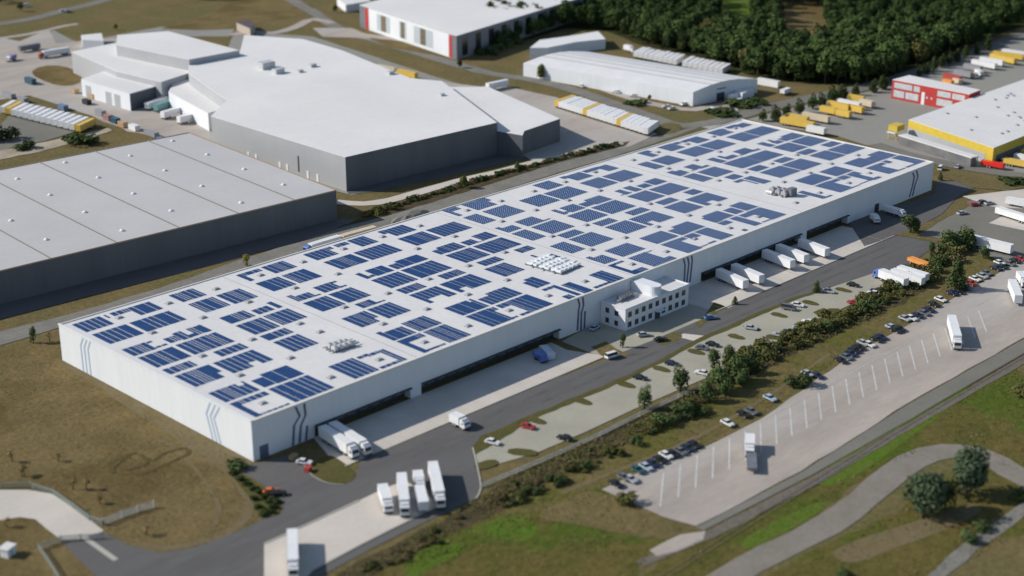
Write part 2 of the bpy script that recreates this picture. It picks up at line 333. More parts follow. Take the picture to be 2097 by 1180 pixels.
flat('painted_shade_strip',None,A1-.02,asphalt,.4,5,world=[(178,174),(263,169),(300,164),(306,156),(285,153.5),(262,155),(225,160),(186,165),(176,170)])  # same painted shade along the front of the pale hall, no paving
# far left and far field
flat('field','330,60 420,30 560,-30 640,10 622,30 560,40 480,58 400,62',LZ*2,lawn,.8,8)
ribbon('road','-40,55 60,40 130,22 200,5 290,-25',10,A1,asphalt_w,.3)
ribbon('footpath','-40,85 60,70 140,52 160,50',5,A1,concrete_t,.5)
flat('depot_yard','150,170 240,150 340,170 440,230 440,290 330,285 250,262 180,235 60,196 0,205 -40,215 -40,70 40,85 100,60 120,100 90,140',A1-.03,concrete_t,.4,6)
flat('depot_yard','-40,140 40,110 100,92 160,85 240,78 260,100 170,160 210,190 250,205 330,230 440,240 430,290 330,280 260,270 200,235 120,200 60,165 0,150 -40,160',A1,concrete_t,.4,6)
flat('depot_paving','-40,70 40,88 110,62 160,88 250,70 330,55 400,62 480,60 470,75 330,75 250,120 440,230 450,300 340,290 210,250 150,215 40,190 -40,190',A1-.05,yard_pale,.5,6)
flat('hall_paving','440,300 690,392 720,400 1020,330 1160,290 1160,240 900,160 640,75 480,65 430,200',A1-.06,yard_pale,.4,6)
flat('depot_court','-40,300 20,236 60,232 185,258 140,275 90,290 30,300 -40,330',A1+.02,asphalt_w)
flat('sand_bank','-40,318 40,302 110,288 190,270 220,262 230,268 160,292 80,312 -40,335',A1+.04,sandm,.6,4)
flat('dry_bed','60,150 85,135 130,135 165,150 170,168 140,178 100,172',A1+.05,lawn,.6,4,1)
ribbon('road','470,72 520,66 560,68 600,58 640,40 680,48',7,A1+.03,concrete_t,.3)
flat('office_apron','640,58 720,58 750,70 945,90 900,92 820,85 720,78 660,76',A1+.03,concrete_t,.4,5)
flat('roadside_grass','755,78 880,92 985,112 960,125 880,112 800,98',A1+.05,lawn,.5,5)
flat('clearing','1580,110 1585,5 1700,5 1715,110 1640,118',LZ*3,lawn,.6,6)
flat('clearing','1460,75 1470,-5 1545,-5 1550,75',LZ*3,bright,.6,6)
ribbon('kerb',None,.35,A1+.12,kerb_m,world=[(15.6,-20.2),(60,-20.2),(123,-20.3)])
ribbon('kerb',None,.35,A1+.12,kerb_m,world=[(178,-21.3),(230,-21.4),(290,-21.3)])
ribbon('kerb','735,1026 640,1070 541,1115',.5,A1+.12,kerb_m)
ribbon('kerb','905,1036 840,1066 740,1116 640,1170',.5,A1+.12,kerb_m)
ribbon('kerb','968,918 978,960 985,1000 975,1022',.4,A1+.12,kerb_m)
ribbon('kerb','602,930 620,950 640,976 672,991 705,994',.3,A1+.12,kerb_m)
# solar array footprints on the hall roof in metres: (add/cut, x0, y0, x1, y1)
ARRAYS=[[(1,2.9,88.5,12.6,97.2),(1,14.0,93.8,15.1,96.9)],
[(1,22.6,88.6,31.3,97.0),(1,16.3,94.0,22.3,97.1)],
[(1,2.9,75.0,15.0,85.5)],
[(1,16.3,75.4,31.2,85.6)],
[(1,38.7,88.7,48.3,97.1)],
[(1,38.6,75.7,48.4,85.9)],
[(1,49.6,75.4,59.2,86.0)],
[(1,2.8,61.8,10.8,68.7),(1,11.1,67.3,12.7,68.4),(1,10.8,62.2,15.3,63.3)],
[(1,16.3,62.5,20.2,66.9),(1,21.2,61.8,23.3,68.6),(1,23.1,62.0,27.4,64.1),(1,26.4,62.0,31.2,68.6)],
[(1,2.8,49.6,15.2,59.9)],
[(1,16.2,49.8,31.2,60.1)],
[(1,2.8,42.6,12.6,47.2)],
[(1,21.1,42.8,31.0,47.6)],
[(1,2.8,30.1,15.0,40.8),(-1,13.0,32.0,15.0,34.0)],
[(1,16.2,30.2,30.9,40.7),(-1,23.9,30.0,26.2,33.4)],
[(1,38.6,62.2,48.3,68.9)],
[(1,49.6,62.4,55.6,66.9),(1,57.1,62.4,59.3,68.8)],
[(1,38.4,49.6,48.2,59.9)],
[(1,49.3,49.8,59.1,60.2)],
[(1,38.5,42.8,48.2,47.6)],
[(1,38.5,30.4,48.0,40.8)],
[(1,2.7,15.4,14.9,23.9),(-1,12.3,21.6,13.7,24.1)],
[(1,16.4,15.8,20.6,22.2),(1,21.1,15.4,30.6,24.0)],
[(1,2.7,1.6,4.7,13.8),(1,2.7,11.1,14.8,13.8),(1,5.0,1.7,15.0,2.5)],
[(1,16.4,1.6,30.8,14.1)],
[(1,38.5,2.0,47.8,14.4)],
[(1,48.8,12.2,53.4,13.8),(1,52.4,11.5,56.5,13.2),(1,57.2,2.2,58.7,13.0),(1,48.8,1.9,58.0,3.4)],
[(1,65.7,88.9,67.4,97.0),(1,65.7,94.3,75.2,97.0)],
[(1,76.4,88.9,86.0,97.3)],
[(1,94.7,89.1,104.3,97.3),(1,104.1,94.8,106.8,97.3)],
[(1,108.5,94.5,113.7,97.5),(1,115.7,89.0,122.8,97.8)],
[(1,65.4,75.6,75.0,85.8)],
[(1,76.3,75.5,85.9,85.7)],
[(1,94.8,75.9,107.2,86.0)],
[(1,108.4,75.8,122.9,86.2)],
[(1,132.1,89.1,141.6,97.3),(1,129.4,93.8,132.4,97.6)],
[(1,129.4,75.9,141.5,86.4)],
[(1,143.2,76.3,157.6,86.4)],
[(1,65.4,62.5,67.5,68.9),(1,67.6,62.4,72.3,66.9),(1,71.1,62.3,75.0,63.1)],
[(1,76.5,62.6,83.5,69.1),(1,83.4,67.7,85.8,69.0),(1,83.3,62.5,86.0,63.6)],
[(1,65.3,49.9,74.9,60.2)],
[(1,76.2,50.0,85.8,60.5)],
[(1,76.4,42.9,82.4,47.5),(1,82.0,43.0,86.0,43.9)],
[(1,65.5,30.7,75.1,40.9),(-1,72.8,31.7,74.8,34.0)],
[(1,76.3,30.5,85.9,41.1)],
[(1,94.8,62.6,96.6,69.0),(1,99.6,62.4,106.9,69.3),(1,95.0,62.9,99.7,64.5)],
[(1,108.2,62.5,113.2,67.5),(1,113.1,62.6,123.0,69.0)],
[(1,94.7,50.1,106.8,60.6)],
[(1,108.2,50.1,122.8,60.8)],
[(1,94.5,42.8,104.1,47.9)],
[(1,113.3,43.2,122.8,48.0)],
[(1,94.4,30.8,106.7,41.1),(-1,96.8,31.1,102.2,34.2)],
[(1,108.2,30.8,122.6,41.4),(-1,110.2,30.9,113.2,33.9)],
[(1,65.3,15.5,67.4,24.1),(1,66.9,15.5,74.7,22.7)],
[(1,76.0,15.5,85.6,24.4)],
[(1,65.4,1.9,67.2,14.5),(1,65.4,11.4,74.9,14.5),(1,67.1,2.2,74.8,3.2)],
[(1,76.2,2.2,85.4,14.4)],
[(1,94.5,15.5,106.4,24.4),(-1,104.2,22.3,105.8,24.4)],
[(1,107.6,15.7,112.3,22.3),(1,112.9,15.7,122.2,24.3)],
[(1,94.4,2.1,103.8,14.3),(1,103.8,11.3,106.3,14.0),(1,103.0,2.3,106.5,3.3)],
[(1,112.7,2.1,122.5,14.3),(1,108.0,11.1,113.0,14.2),(1,107.7,2.0,113.2,3.4)],
[(1,132.6,62.6,141.1,69.3),(1,129.0,62.9,131.6,67.7)],
[(1,142.6,62.8,147.4,67.4),(1,150.7,63.0,157.7,69.5),(1,146.7,62.9,150.9,63.2)],
[(1,129.3,50.4,141.3,61.0)],
[(1,142.8,50.4,157.1,60.9)],
[(1,131.8,43.3,141.1,48.0)],
[(1,150.3,43.7,157.3,48.0)],
[(1,129.2,31.0,133.7,41.3),(1,129.2,34.6,138.6,41.3),(1,129.1,31.1,138.9,36.7)],
[(1,131.8,15.8,135.6,24.4),(1,128.8,15.8,131.9,22.5)],
[(1,150.3,33.0,151.6,39.8),(1,153.5,31.2,157.0,35.7)],
[(1,136.2,1.2,140.7,12.0),(1,133.2,1.5,134.6,13.7),(1,128.7,12.0,132.5,13.7),(1,129.0,1.3,131.9,4.5)],
[(1,150.2,1.4,156.6,11.9),(1,142.4,1.6,152.2,3.0)],
[(1,163.2,95.7,170.3,99.0),(1,163.2,89.7,164.7,99.0)],
[(1,173.4,89.8,183.3,99.0),(1,181.8,95.2,186.0,99.4)],
[(1,163.0,76.3,169.9,87.2)],
[(1,173.2,76.1,185.4,87.3)],
[(1,162.7,62.8,164.3,69.9),(1,164.8,62.9,169.9,68.0)],
[(1,173.0,62.7,181.5,69.9),(1,181.2,62.8,185.4,63.7)],
[(1,162.5,50.2,169.6,61.1)],
[(1,172.9,50.4,185.2,61.2)],
[(1,172.9,43.1,182.5,48.2)],
[(1,162.3,30.8,169.5,41.7)],
[(1,172.5,30.8,184.7,41.9)],
[(1,162.2,15.3,164.0,24.4),(1,164.7,15.2,168.8,22.4)],
[(1,172.3,15.7,184.6,24.5)],
[(1,161.6,1.2,163.1,13.5),(1,161.6,12.2,169.2,13.5),(1,163.4,1.0,169.0,4.3)],
[(1,172.3,1.4,181.3,13.5),(1,181.7,1.4,184.6,4.7),(1,180.4,12.6,184.6,13.2)],
[(1,211.0,88.7,220.3,97.3)],
[(1,228.9,88.7,238.2,96.5),(1,226.5,94.0,229.7,97.0)],
[(1,247.5,88.5,253.9,96.0),(1,239.3,93.5,248.6,96.5)],
[(1,192.8,76.0,204.8,87.0)],
[(1,206.1,75.5,220.3,86.5)],
[(1,226.6,75.3,238.2,85.9)],
[(1,239.7,75.1,253.6,85.6)],
[(1,192.5,62.6,194.9,69.6),(1,197.3,62.4,204.6,69.4),(1,192.6,63.4,197.9,64.9)],
[(1,205.6,63.1,210.1,67.5),(1,210.8,62.4,220.0,69.4)],
[(1,228.5,62.4,231.0,68.7),(1,233.7,62.2,238.0,69.2),(1,226.0,62.9,232.0,63.6)],
[(1,239.6,62.9,245.0,67.2),(1,246.7,62.3,253.5,68.8)],
[(1,192.0,50.5,204.1,60.8)],
[(1,205.8,50.2,219.9,61.1)],
[(1,226.5,50.3,237.8,60.7)],
[(1,239.3,50.2,252.8,60.4)],
[(1,192.1,43.3,201.5,48.1)],
[(1,210.2,43.2,220.0,48.0)],
[(1,192.0,31.1,203.8,41.8)],
[(1,205.3,31.0,219.4,41.6),(-1,207.1,31.3,210.4,34.5)],
[(1,228.1,43.2,237.5,48.0)],
[(1,246.1,43.3,252.7,48.5)],
[(1,225.8,31.0,237.2,41.6)],
[(1,239.3,31.0,252.6,41.8),(-1,242.6,31.2,246.1,34.0)],
[(1,191.3,15.9,203.6,24.5),(-1,201.1,22.0,201.4,24.3)],
[(1,205.1,15.6,209.3,22.5),(1,210.0,15.8,219.0,24.5)],
[(1,191.4,1.8,199.5,14.5),(1,198.9,11.8,203.7,14.4),(1,198.8,2.5,203.5,3.2)],
[(1,211.2,2.4,218.5,14.8),(1,204.7,10.5,209.5,14.6),(1,204.5,2.6,208.1,3.7)],
[(1,227.9,16.2,237.0,24.4),(1,225.2,15.6,229.2,22.8)],
[(1,238.6,16.6,243.6,23.0),(1,245.4,16.3,252.3,24.8)],
[(1,232.5,3.2,236.8,15.1),(1,225.2,11.6,229.9,15.0),(1,224.9,2.2,226.5,4.0)],
[(1,244.0,3.0,252.0,15.4),(1,238.2,11.5,243.0,15.0),(1,237.9,3.4,244.8,4.2)],
[(1,276.1,89.3,280.1,97.8),(1,276.1,94.7,282.7,97.8)],
[(1,289.0,89.2,297.7,97.4),(1,297.8,94.4,302.5,97.0)],
[(1,306.8,89.0,315.3,96.7),(1,303.4,93.8,307.4,96.6)],
[(1,323.0,89.2,332.6,97.2),(1,331.4,94.0,334.0,96.7)],
[(1,341.8,91.0,349.0,96.3),(1,335.9,94.0,343.0,97.1)],
[(1,263.2,76.7,269.3,86.8)],
[(1,271.5,76.7,282.9,86.6)],
[(1,289.1,76.6,303.0,86.8)],
[(1,304.1,76.7,318.2,86.8)],
[(1,323.4,76.2,335.2,86.6)],
[(1,336.0,76.6,350.3,86.5)],
[(1,265.2,63.8,269.6,69.0),(1,262.6,63.2,266.1,70.5)],
[(1,274.2,64.6,279.6,70.6),(1,277.7,63.8,283.2,65.7),(1,271.7,64.2,275.8,65.0)],
[(1,289.4,63.0,293.0,70.6),(1,296.3,64.0,303.3,67.5),(1,296.2,66.4,297.4,70.3)],
[(1,306.6,64.0,314.8,70.2),(1,313.4,63.8,318.6,65.5),(1,304.4,63.8,308.8,65.0)],
[(1,262.9,51.7,269.9,62.0)],
[(1,271.8,51.8,283.4,61.9)],
[(1,289.4,51.8,303.6,62.0)],
[(1,304.0,51.8,318.6,61.6)],
[(1,273.9,44.6,280.7,49.6)],
[(1,289.9,44.8,298.6,50.0)],
[(1,307.2,44.7,316.3,49.5)],
[(1,276.0,34.2,276.5,42.9),(1,277.9,32.6,283.2,43.1),(1,271.6,40.8,277.0,43.2)],
[(1,289.5,32.6,303.7,43.2)],
[(1,304.8,32.4,318.6,43.3)],
[(1,324.1,63.1,328.4,70.3),(1,330.7,63.8,335.7,67.4),(1,331.5,67.3,333.0,70.4)],
[(1,336.8,63.7,341.8,68.4),(1,341.8,63.1,350.4,70.1)],
[(1,324.2,51.4,335.8,61.8)],
[(1,337.3,51.3,350.9,62.0)],
[(1,324.5,44.8,333.8,49.8)],
[(1,342.0,44.4,351.2,49.4)],
[(1,324.7,32.6,336.5,43.2)],
[(1,337.6,32.8,352.0,42.9)],
[(1,290.0,17.5,304.3,26.4)],
[(1,307.4,17.6,319.4,26.4)],
[(1,325.1,17.5,337.1,26.3)],
[(1,337.4,17.5,342.4,23.8),(1,342.8,17.2,352.2,26.2)],
[(1,278.0,4.3,280.8,16.2),(1,279.9,4.1,284.5,5.2)],
[(1,289.8,4.1,299.2,16.4),(1,297.5,13.5,304.0,16.0),(1,297.6,4.2,304.5,4.9)],
[(1,311.9,4.4,315.4,16.3),(1,313.9,12.8,318.4,16.5),(1,314.8,3.9,319.4,5.8),(1,305.7,4.7,311.9,5.4),(1,305.3,12.8,310.2,16.5)],
[(1,325.3,4.3,332.6,15.8),(1,332.1,13.1,337.2,15.7),(1,331.4,3.9,337.4,4.7)],
[(1,346.2,3.7,352.6,16.3),(1,338.5,12.7,341.1,16.2),(1,338.5,3.8,345.6,5.0)],
]
VENTS=[(16.7,91.5),(34.9,91.0),(53.3,90.8),(35.4,72.7),(17.1,73.4),(17.3,47.3),(35.5,47.0),(16.7,27.6),(9.7,7.5),(34.9,27.3),(34.3,7.7),(53.8,73.4),(53.8,46.8),(53.9,37.0),(72.3,72.9),(72.6,47.7),(71.7,90.9),(90.1,91.1),(108.8,91.6),(127.2,91.8),(90.9,73.2),(90.7,47.2),(72.0,28.0),(90.2,27.6),(71.1,7.9),(52.7,7.6),(145.1,91.4),(127.3,73.1),(145.8,73.5),(146.4,48.3),(127.8,47.4),(109.3,47.5),(108.5,27.6),(127.2,28.0),(126.3,8.1),(108.0,8.0),(89.6,7.9),(187.6,91.4),(170.2,92.3),(170.1,73.5),(188.8,73.9),(170.8,48.4),(189.1,48.2),(170.0,28.4),(144.7,8.6),(168.7,8.3),(188.4,28.5),(206.6,73.4),(187.1,8.2),(206.2,28.1),(225.4,47.9),(224.8,28.3),(204.9,9.7),(224.6,73.1),(223.6,90.9),(242.3,91.5),(266.8,91.9),(205.8,91.2),(242.8,73.0),(283.4,92.3),(302.4,91.4),(320.1,90.9),(338.3,92.7),(285.3,73.0),(267.5,73.4),(302.5,73.8),(268.5,48.1),(285.4,47.3),(303.5,47.2),(285.4,28.2),(243.0,28.4),(223.8,8.2),(241.9,8.6),(321.8,47.4),(320.8,29.4),(303.4,28.0),(339.6,28.8),(320.5,10.6),(302.8,8.8),(283.5,9.6),(266.2,8.7)]
# ---------------------------------------------------------------- the long white hall
LX,LY,HZ=353.0,100.0,12.0
hall=thing('logistics_hall','huge white logistics hall with a flat roof covered in blue solar panels','warehouse')
DOCKS=((21.5,58),(62.3,123),(197,258),(262,290))
mb=MB(); mb.box(0,3,0,LX,LY,HZ-.25); 
x=0.0
for a,b in DOCKS:
    mb.box(x,0,0,a,3,3.5); x=b
mb.box(x,0,0,LX,3,3.5); mb.box(0,0,3.5,LX,3,HZ-.25)
mb.build('wall',white_clad,hall)
mb=MB(); mb.box(-.05,-.05,HZ-.25,LX+.05,LY+.05,HZ); mb.build('roof',roof_white,hall)
mb=MB()
mb.box(-.15,-.15,HZ,.35,LY+.15,HZ+.55); mb.box(.35,-.15,HZ,LX+.15,.55,HZ+.28,1); mb.box(LX-.35,.55,HZ,LX+.15,LY+.15,HZ+.35,1); mb.box(.35,LY-.35,HZ,LX-.35,LY+.15,HZ+.3,1)
mb.build('parapet',[white_clad,cream],hall)
for a,b in DOCKS:
    mb=MB(); mb.box(a,2.75,0,b,2.95,3.5); mb.build('dock_wall',dark_dock,hall)
    n=int((b-a)/4.3)
    for i in range(n):
        xx=a+(i+.5)*(b-a)/n; mb=MB(); mb.box(xx-1.4,2.6,1.1,xx+1.4,2.74,3.3); mb.build('dock_door',dock_door,hall)
    mb=MB(); mb.box(a,-1.0,3.5,b,-.01,3.75); mb.build('dock_canopy',dark_dock,hall)
mb=MB(); mb.box(2.2,-.06,0,5.2,-.01,3.9); mb.build('gate_door',stripe_d,hall)
mb=MB(); mb.box(309.3,-.06,0,312.4,-.01,3.6); mb.build('gate_door',dark_dock,hall)
for xs in (62.2-.6,160.3,258.6):
    mb=MB(); mb.box(xs-.16,.55,HZ,xs+.16,LY-.4,HZ+.12); mb.build('roof_seam',seam_m,hall)
me=None
for i,(x,y) in enumerate(VENTS):
    if me is None:
        mb=MB(); mb.taper(-1.0,-.7,0,1.0,.7,.55,.25,.2); mb.box(-1.25,-.95,0,1.25,.95,.12); me=mb.mesh('roof_vent',vent_m)
    o=link('roof_vent',me,hall); o.location=(x,y,HZ)
# bent three-stripe mark on the walls
def stripes(axis,val,tile,k,lines,mat,wd):
    for ln in lines:
        p=[wall_pt(tile[0]+x*k,tile[1]+y*k,axis,val) for x,y in ln]
        p=[Vector((q.x,q.y,min(max(q.z,.1),11.7))) for q in p]
        mb=MB(); hv=Vector((0,1,0)) if axis==0 else Vector((1,0,0)); off=Vector((-.06,0,0)) if axis==0 else Vector((0,-.06,0))
        for a,b in zip(p,p[1:]):
            h=hv*(wd/2)
            mb.hexa([a-h,b-h,b+h,a+h,a-h+off,b-h+off,b+h+off,a+h+off])
        mb.build('stripe_mark',mat,hall)
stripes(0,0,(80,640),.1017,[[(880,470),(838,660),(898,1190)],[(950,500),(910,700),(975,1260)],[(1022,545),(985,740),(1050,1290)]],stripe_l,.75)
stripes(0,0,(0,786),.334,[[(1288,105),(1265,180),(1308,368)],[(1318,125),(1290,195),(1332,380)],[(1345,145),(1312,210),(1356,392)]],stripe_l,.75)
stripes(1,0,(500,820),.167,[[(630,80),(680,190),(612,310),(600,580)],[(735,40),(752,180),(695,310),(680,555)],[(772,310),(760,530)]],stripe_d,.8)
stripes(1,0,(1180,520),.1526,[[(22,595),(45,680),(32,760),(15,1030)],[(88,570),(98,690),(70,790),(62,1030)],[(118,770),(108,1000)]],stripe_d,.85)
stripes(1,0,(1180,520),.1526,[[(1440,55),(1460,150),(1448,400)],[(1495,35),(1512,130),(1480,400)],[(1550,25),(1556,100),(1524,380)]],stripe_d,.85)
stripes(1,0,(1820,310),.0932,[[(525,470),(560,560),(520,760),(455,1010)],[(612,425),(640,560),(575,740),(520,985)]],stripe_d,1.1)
# ---------------------------------------------------------------- solar arrays
BANDS=[(1,15),(15.2,27),(30,42.5),(42.6,50.5),(49.4,62.5),(61.5,71),(74,88),(88,100)]
items=[]
for r in ARRAYS:
    x0=min(a[1] for a in r); x1=max(a[3] for a in r); y0=min(a[2] for a in r); y1=max(a[4] for a in r); cy=(y0+y1)/2
    b=min(range(8),key=lambda i:abs(cy-(1.2 if x0>262 else 0)-(8,20,36,45.5,55,65.5,81,93)[i])); items.append((b,x0,x1,y0,y1,r))
items.sort(key=lambda t:(t[0],t[1])); cnt={}
for b,x0,x1,y0,y1,r in items:
    cnt[b]=cnt.get(b,0)+1
    shape='rectangular' if len(r)==1 else 'notched'
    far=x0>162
    t=thing('solar_array','%s blue solar array, %s from the left in the %s row from the front'%(shape,ORD[cnt[b]],ORD[b+1]),'solar array',(x0,y0,HZ+.02),0,'solar arrays on the hall roof')
    pitch=1.06; n=max(1,round((x1-x0)/pitch)); pw=(x1-x0)/n
    skip=0
    mb=None; rows=0
    for i in range(n):
        xa=x0+i*pw; xc=xa+pw/2
        iv=[(a[2],a[4]) for a in r if a[0]>0 and a[1]-.3<=xc<=a[3]+.3]
        if not iv: continue
        iv.sort(); seg=[list(iv[0])]
        for s in iv[1:]:
            if s[0]<=seg[-1][1]+.4: seg[-1][1]=max(seg[-1][1],s[1])
            else: seg.append(list(s))
        for a in r:
            if a[0]<0 and a[1]<=xc<=a[3]:
                ns=[]
                for s in seg:
                    lo=y0-1 if a[2]<y0+2.5 else a[2]; hi=y1+1 if a[4]>y1-2.5 else a[4]
                    if s[0]<lo: ns.append([s[0],min(s[1],lo)])
                    if s[1]>hi: ns.append([max(s[0],hi),s[1]])
                seg=[s for s in ns if s[1]-s[0]>.5]
        if not seg: continue
        # near bays: wide gaps between tables of rows, some rows closed up
        if x0<62: gap=.27 if (i%2==1)!=(random.random()<.2) else .03
        elif x0<162: gap=.24 if (i%2==1)!=(random.random()<.12) else .03
        else: gap=.03
        u0=xa-x0+.02; u1=xa-x0+pw-gap
        for s in seg:
            mb=MB()
            ny=max(1,round((s[1]-s[0])/1.65)); py=(s[1]-s[0])/ny
            for j in range(ny):
                g=.03 if not (x0<62 and random.random()<.04) else .2
                mb.box(u0,s[0]-y0+j*py+g,.05,u1,s[0]-y0+(j+1)*py-g,.09)
            mb.box(u0+.2,s[0]-y0+.1,.02,u0+.28,s[1]-y0-.1,.05,1); mb.box(u1-.28,s[0]-y0+.1,.02,u1-.2,s[1]-y0-.1,.05,1)
            if far:
                nd=max(1,int((s[1]-s[0])/1.12)); pd=(s[1]-s[0])/nd
                for j in range(nd):
                    yy=s[0]-y0+(j+.5)*pd+ (0 if i%2 else 0)
                    mb.box(u1-.18,yy-.17,.09,u1+.18,yy+.17,.11,2)
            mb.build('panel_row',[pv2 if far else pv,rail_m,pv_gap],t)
# ---------------------------------------------------------------- plant on the roof
def plant(name,label,c,rx,ry,h,n,mat,seed):
    rnd=random.Random(seed); t=thing(name,label,'roof plant',(c[0],c[1],HZ+.01),rnd.uniform(-.1,.1),'plant on the hall roof')
    mb=MB(); mb.box(-rx,-ry,0,rx,ry,.5); mb.build('base_frame',metal_d,t)
    for i in range(n[0]):
        for j in range(n[1]):
            x=-rx+(i+.5)*2*rx/n[0]; y=-ry+(j+.5)*2*ry/n[1]; hh=h*rnd.uniform(.75,1.1); a=rx/n[0]*.82; b=ry/n[1]*.82
            mb=MB(); mb.taper(x-a,y-b,.5,x+a,y+b,.5+hh*.7,.1,.1); mb.cyl((x,y,.5+hh*.7),(0,0,1),min(a,b)*.75,hh*.3,10,0,min(a,b)*.6)
            mb.build('air_unit',mat,t)
    mb=MB()
    for i in range(3): mb.cyl((-rx-1.5,-ry+(i+.7)*ry*.6,.7),(1,0,0),.22,2*rx+3.5,8)
    mb.build('pipes',metal_l,t); return t
plant('ventilation_plant','small dark and silver ventilation plant on the near end of the roof',(50.5,23.2),3.8,2.6,1.5,(4,2),metal_l,1)
plant('cooling_plant','large white cooling plant on the middle of the roof behind the office',(148.6,27.0),5.6,8.0,1.1,(5,3),white_clad,2)
t=plant('ventilation_plant','grey ventilation plant on the far part of the roof beyond a seam',(272,19.8),3.0,4.4,2.2,(2,3),vent_m,3)
mb=MB(); mb.box(-1.0,-5.6,0,2.6,-3.2,3.2); mb.build('duct_housing',metal_d,t)
mb=MB(); mb.cyl((-4.2,1,1.0),(0,1,0),.8,3,12); mb.build('duct',metal_l,t)
# ---------------------------------------------------------------- office block in front of the hall
of=thing('office_block','white two-storey office block against the front of the logistics hall','office',(143,-11,0))
mb=MB(); mb.box(0,0,0,33,10.85,7.6); mb.build('wall',white_clad,of)
mb=MB(); mb.box(-.1,-.1,7.6,33.1,10.88,7.75); mb.box(-.2,-.2,7.75,33.2,.2,8.1,1); mb.box(-.2,.2,7.75,.2,10.87,8.1,1); mb.box(32.8,.2,7.75,33.2,10.87,8.1,1); mb.build('roof',[roof_white,white_clad],of)
wf=M('window_frame',(.5,.5,.5)); wg=M('window_pane',(.035,.03,.035),(.09,.05,.05),1.3,.2,.5)
for row,z in ((0,1.0),(1,4.5)):
    for i in range(9):
        x=1.3+i*3.5
        if row==0 and i==4:
            mb=MB(); mb.box(x,-.12,.0,x+2.6,-.01,3.0); d=mb.build('door',dark_dock,of); mb=MB(); mb.box(x-.6,-1.9,3.1,x+3.2,-.01,3.35); mb.build('canopy',white_clad,of); continue
        mb=MB(); mb.box(x,-.08,z,x+1.9,-.01,z+2.0); f=mb.build('window',wf,of)
        mb=MB(); mb.box(x+.1,-.11,z+.1,x+.9,-.085,z+1.9); mb.box(x+1.0,-.11,z+.1,x+1.8,-.085,z+1.9); mb.build('pane',wg,f)
for z in (1.0,4.5):
    for y in (3,7):
        mb=MB(); mb.box(-.08,y,z,-.01,y+1.7,z+1.9); f=mb.build('window',wf,of); mb=MB(); mb.box(-.11,y+.1,z+.1,-.085,y+1.6,z+1.8); mb.build('pane',wg,f)
mb=MB(); mb.box(15.2,2.4,7.75,19.8,10.8,11.2); 
for i in range(9):
    a0=math.pi+math.pi*i/9; a1=math.pi+math.pi*(i+1)/9; c=Vector((17.5,2.4,0)); q0=c+2.3*Vector((math.cos(a0),math.sin(a0),0)); q1=c+2.3*Vector((math.cos(a1),math.sin(a1),0))
    mb.face([(q0.x,q0.y,7.75),(q1.x,q1.y,7.75),(q1.x,q1.y,11.2),(q0.x,q0.y,11.2)]); mb.face([(c.x,c.y,11.2),(q0.x,q0.y,11.2),(q1.x,q1.y,11.2)])
mb.build('stair_tower',white_clad,of)
t=plant('office_roof_plant','low rusty grey plant on the office roof, left of its stair tower',(150.5,-4.2),3.2,1.5,1.2,(5,1),metal_d,5); t.location.z=7.76
# ---------------------------------------------------------------- other buildings
def poly_hall(name,label,cat,poly,h,wm,rm,cap=None,caph=.5):
    t=thing(name,label,cat,(poly[0].x,poly[0].y,0)); o=poly[0]
    p=[(q.x-o.x,q.y-o.y) for q in poly]
    mb=MB(); mb.prism(p,0,h-.2,0); mb.build('wall',wm,t)
    mb=MB(); mb.prism(p,h-.2+.003,h,0); mb.build('roof',rm,t)
    if cap:
        mb=MB(); n=len(p); c=Vector((sum(a for a,b in p)/n,sum(b for a,b in p)/n))
        for i in range(n):
            a,b=Vector(p[i]),Vector(p[(i+1)%n]); d=(b-a).normalized(); nn=Vector((-d.y,d.x))*.22
            mb.hexa([(*(a-nn),h),(*(b-nn),h),(*(b+nn),h),(*(a+nn),h),(*(a-nn),h+caph),(*(b-nn),h+caph),(*(b+nn),h+caph),(*(a+nn),h+caph)])
        mb.build('parapet',cap,t)
    return t,o
def side(t,o,a,b,us,z0,z1,name,mat,out=.06):
    """strips on the wall a-b (world points) between fractions us"""
    d=(b-a); n=Vector((d.y,-d.x,0)).normalized()
    for u0,u1 in us:
        p=a+d*u0-o; q=a+d*u1-o; mb=MB()
        mb.hexa([(*(p+n*out).to_2d(),z0),(*(q+n*out).to_2d(),z0),(*(q-n*.02).to_2d(),z0),(*(p-n*.02).to_2d(),z0),(*(p+n*out).to_2d(),z1),(*(q+n*out).to_2d(),z1),(*(q-n*.02).to_2d(),z1),(*(p-n*.02).to_2d(),z1)])
        mb.build(name,mat,t)
V=lambda x,y:Vector((x,y,0))
# dark grey hall on the left
G1=[V(-60,163),V(151.6,148),V(160.5,262),V(-52,278)]
t,o=poly_hall('grey_hall','dark grey hall with a ribbed pale roof at the left edge behind the white hall','warehouse',G1,12,grey_clad,grey_roof,M('brown_coping',(.30,.22,.15)),.25)
ex=(G1[1]-G1[0]).normalized(); ey=(G1[3]-G1[0]).normalized()
for u in range(-1,8):
    a=G1[0]+ex*(14+u*25.5)-o
    if not 2<(14+u*25.5)<210: continue
    mb=MB(); w_=ex*.2; b=a+ey*114.5
    mb.hexa([(*(a-w_).to_2d(),12),(*(a+w_).to_2d(),12),(*(b+w_).to_2d(),12),(*(b-w_).to_2d(),12),(*(a-w_).to_2d(),12.3),(*(a+w_).to_2d(),12.3),(*(b+w_).to_2d(),12.3),(*(b-w_).to_2d(),12.3)]); mb.build('roof_seam',M('dark_seam',(.22,.21,.20)),t)
mb=MB(); mb.cyl((0,0,0),(0,0,1),.9,.35,12); mb.cyl((0,0,.35),(0,0,1),.85,.35,12,0,.4); dome=mb.mesh('roof_dome',white_paint)
for i in range(8):
    for j in range(4):
        q=G1[0]+ex*(22+i*25.5)+ey*(11+j*29+(i%2)*9)-o; ob=link('roof_dome',dome,t); ob.location=(q.x,q.y,12)
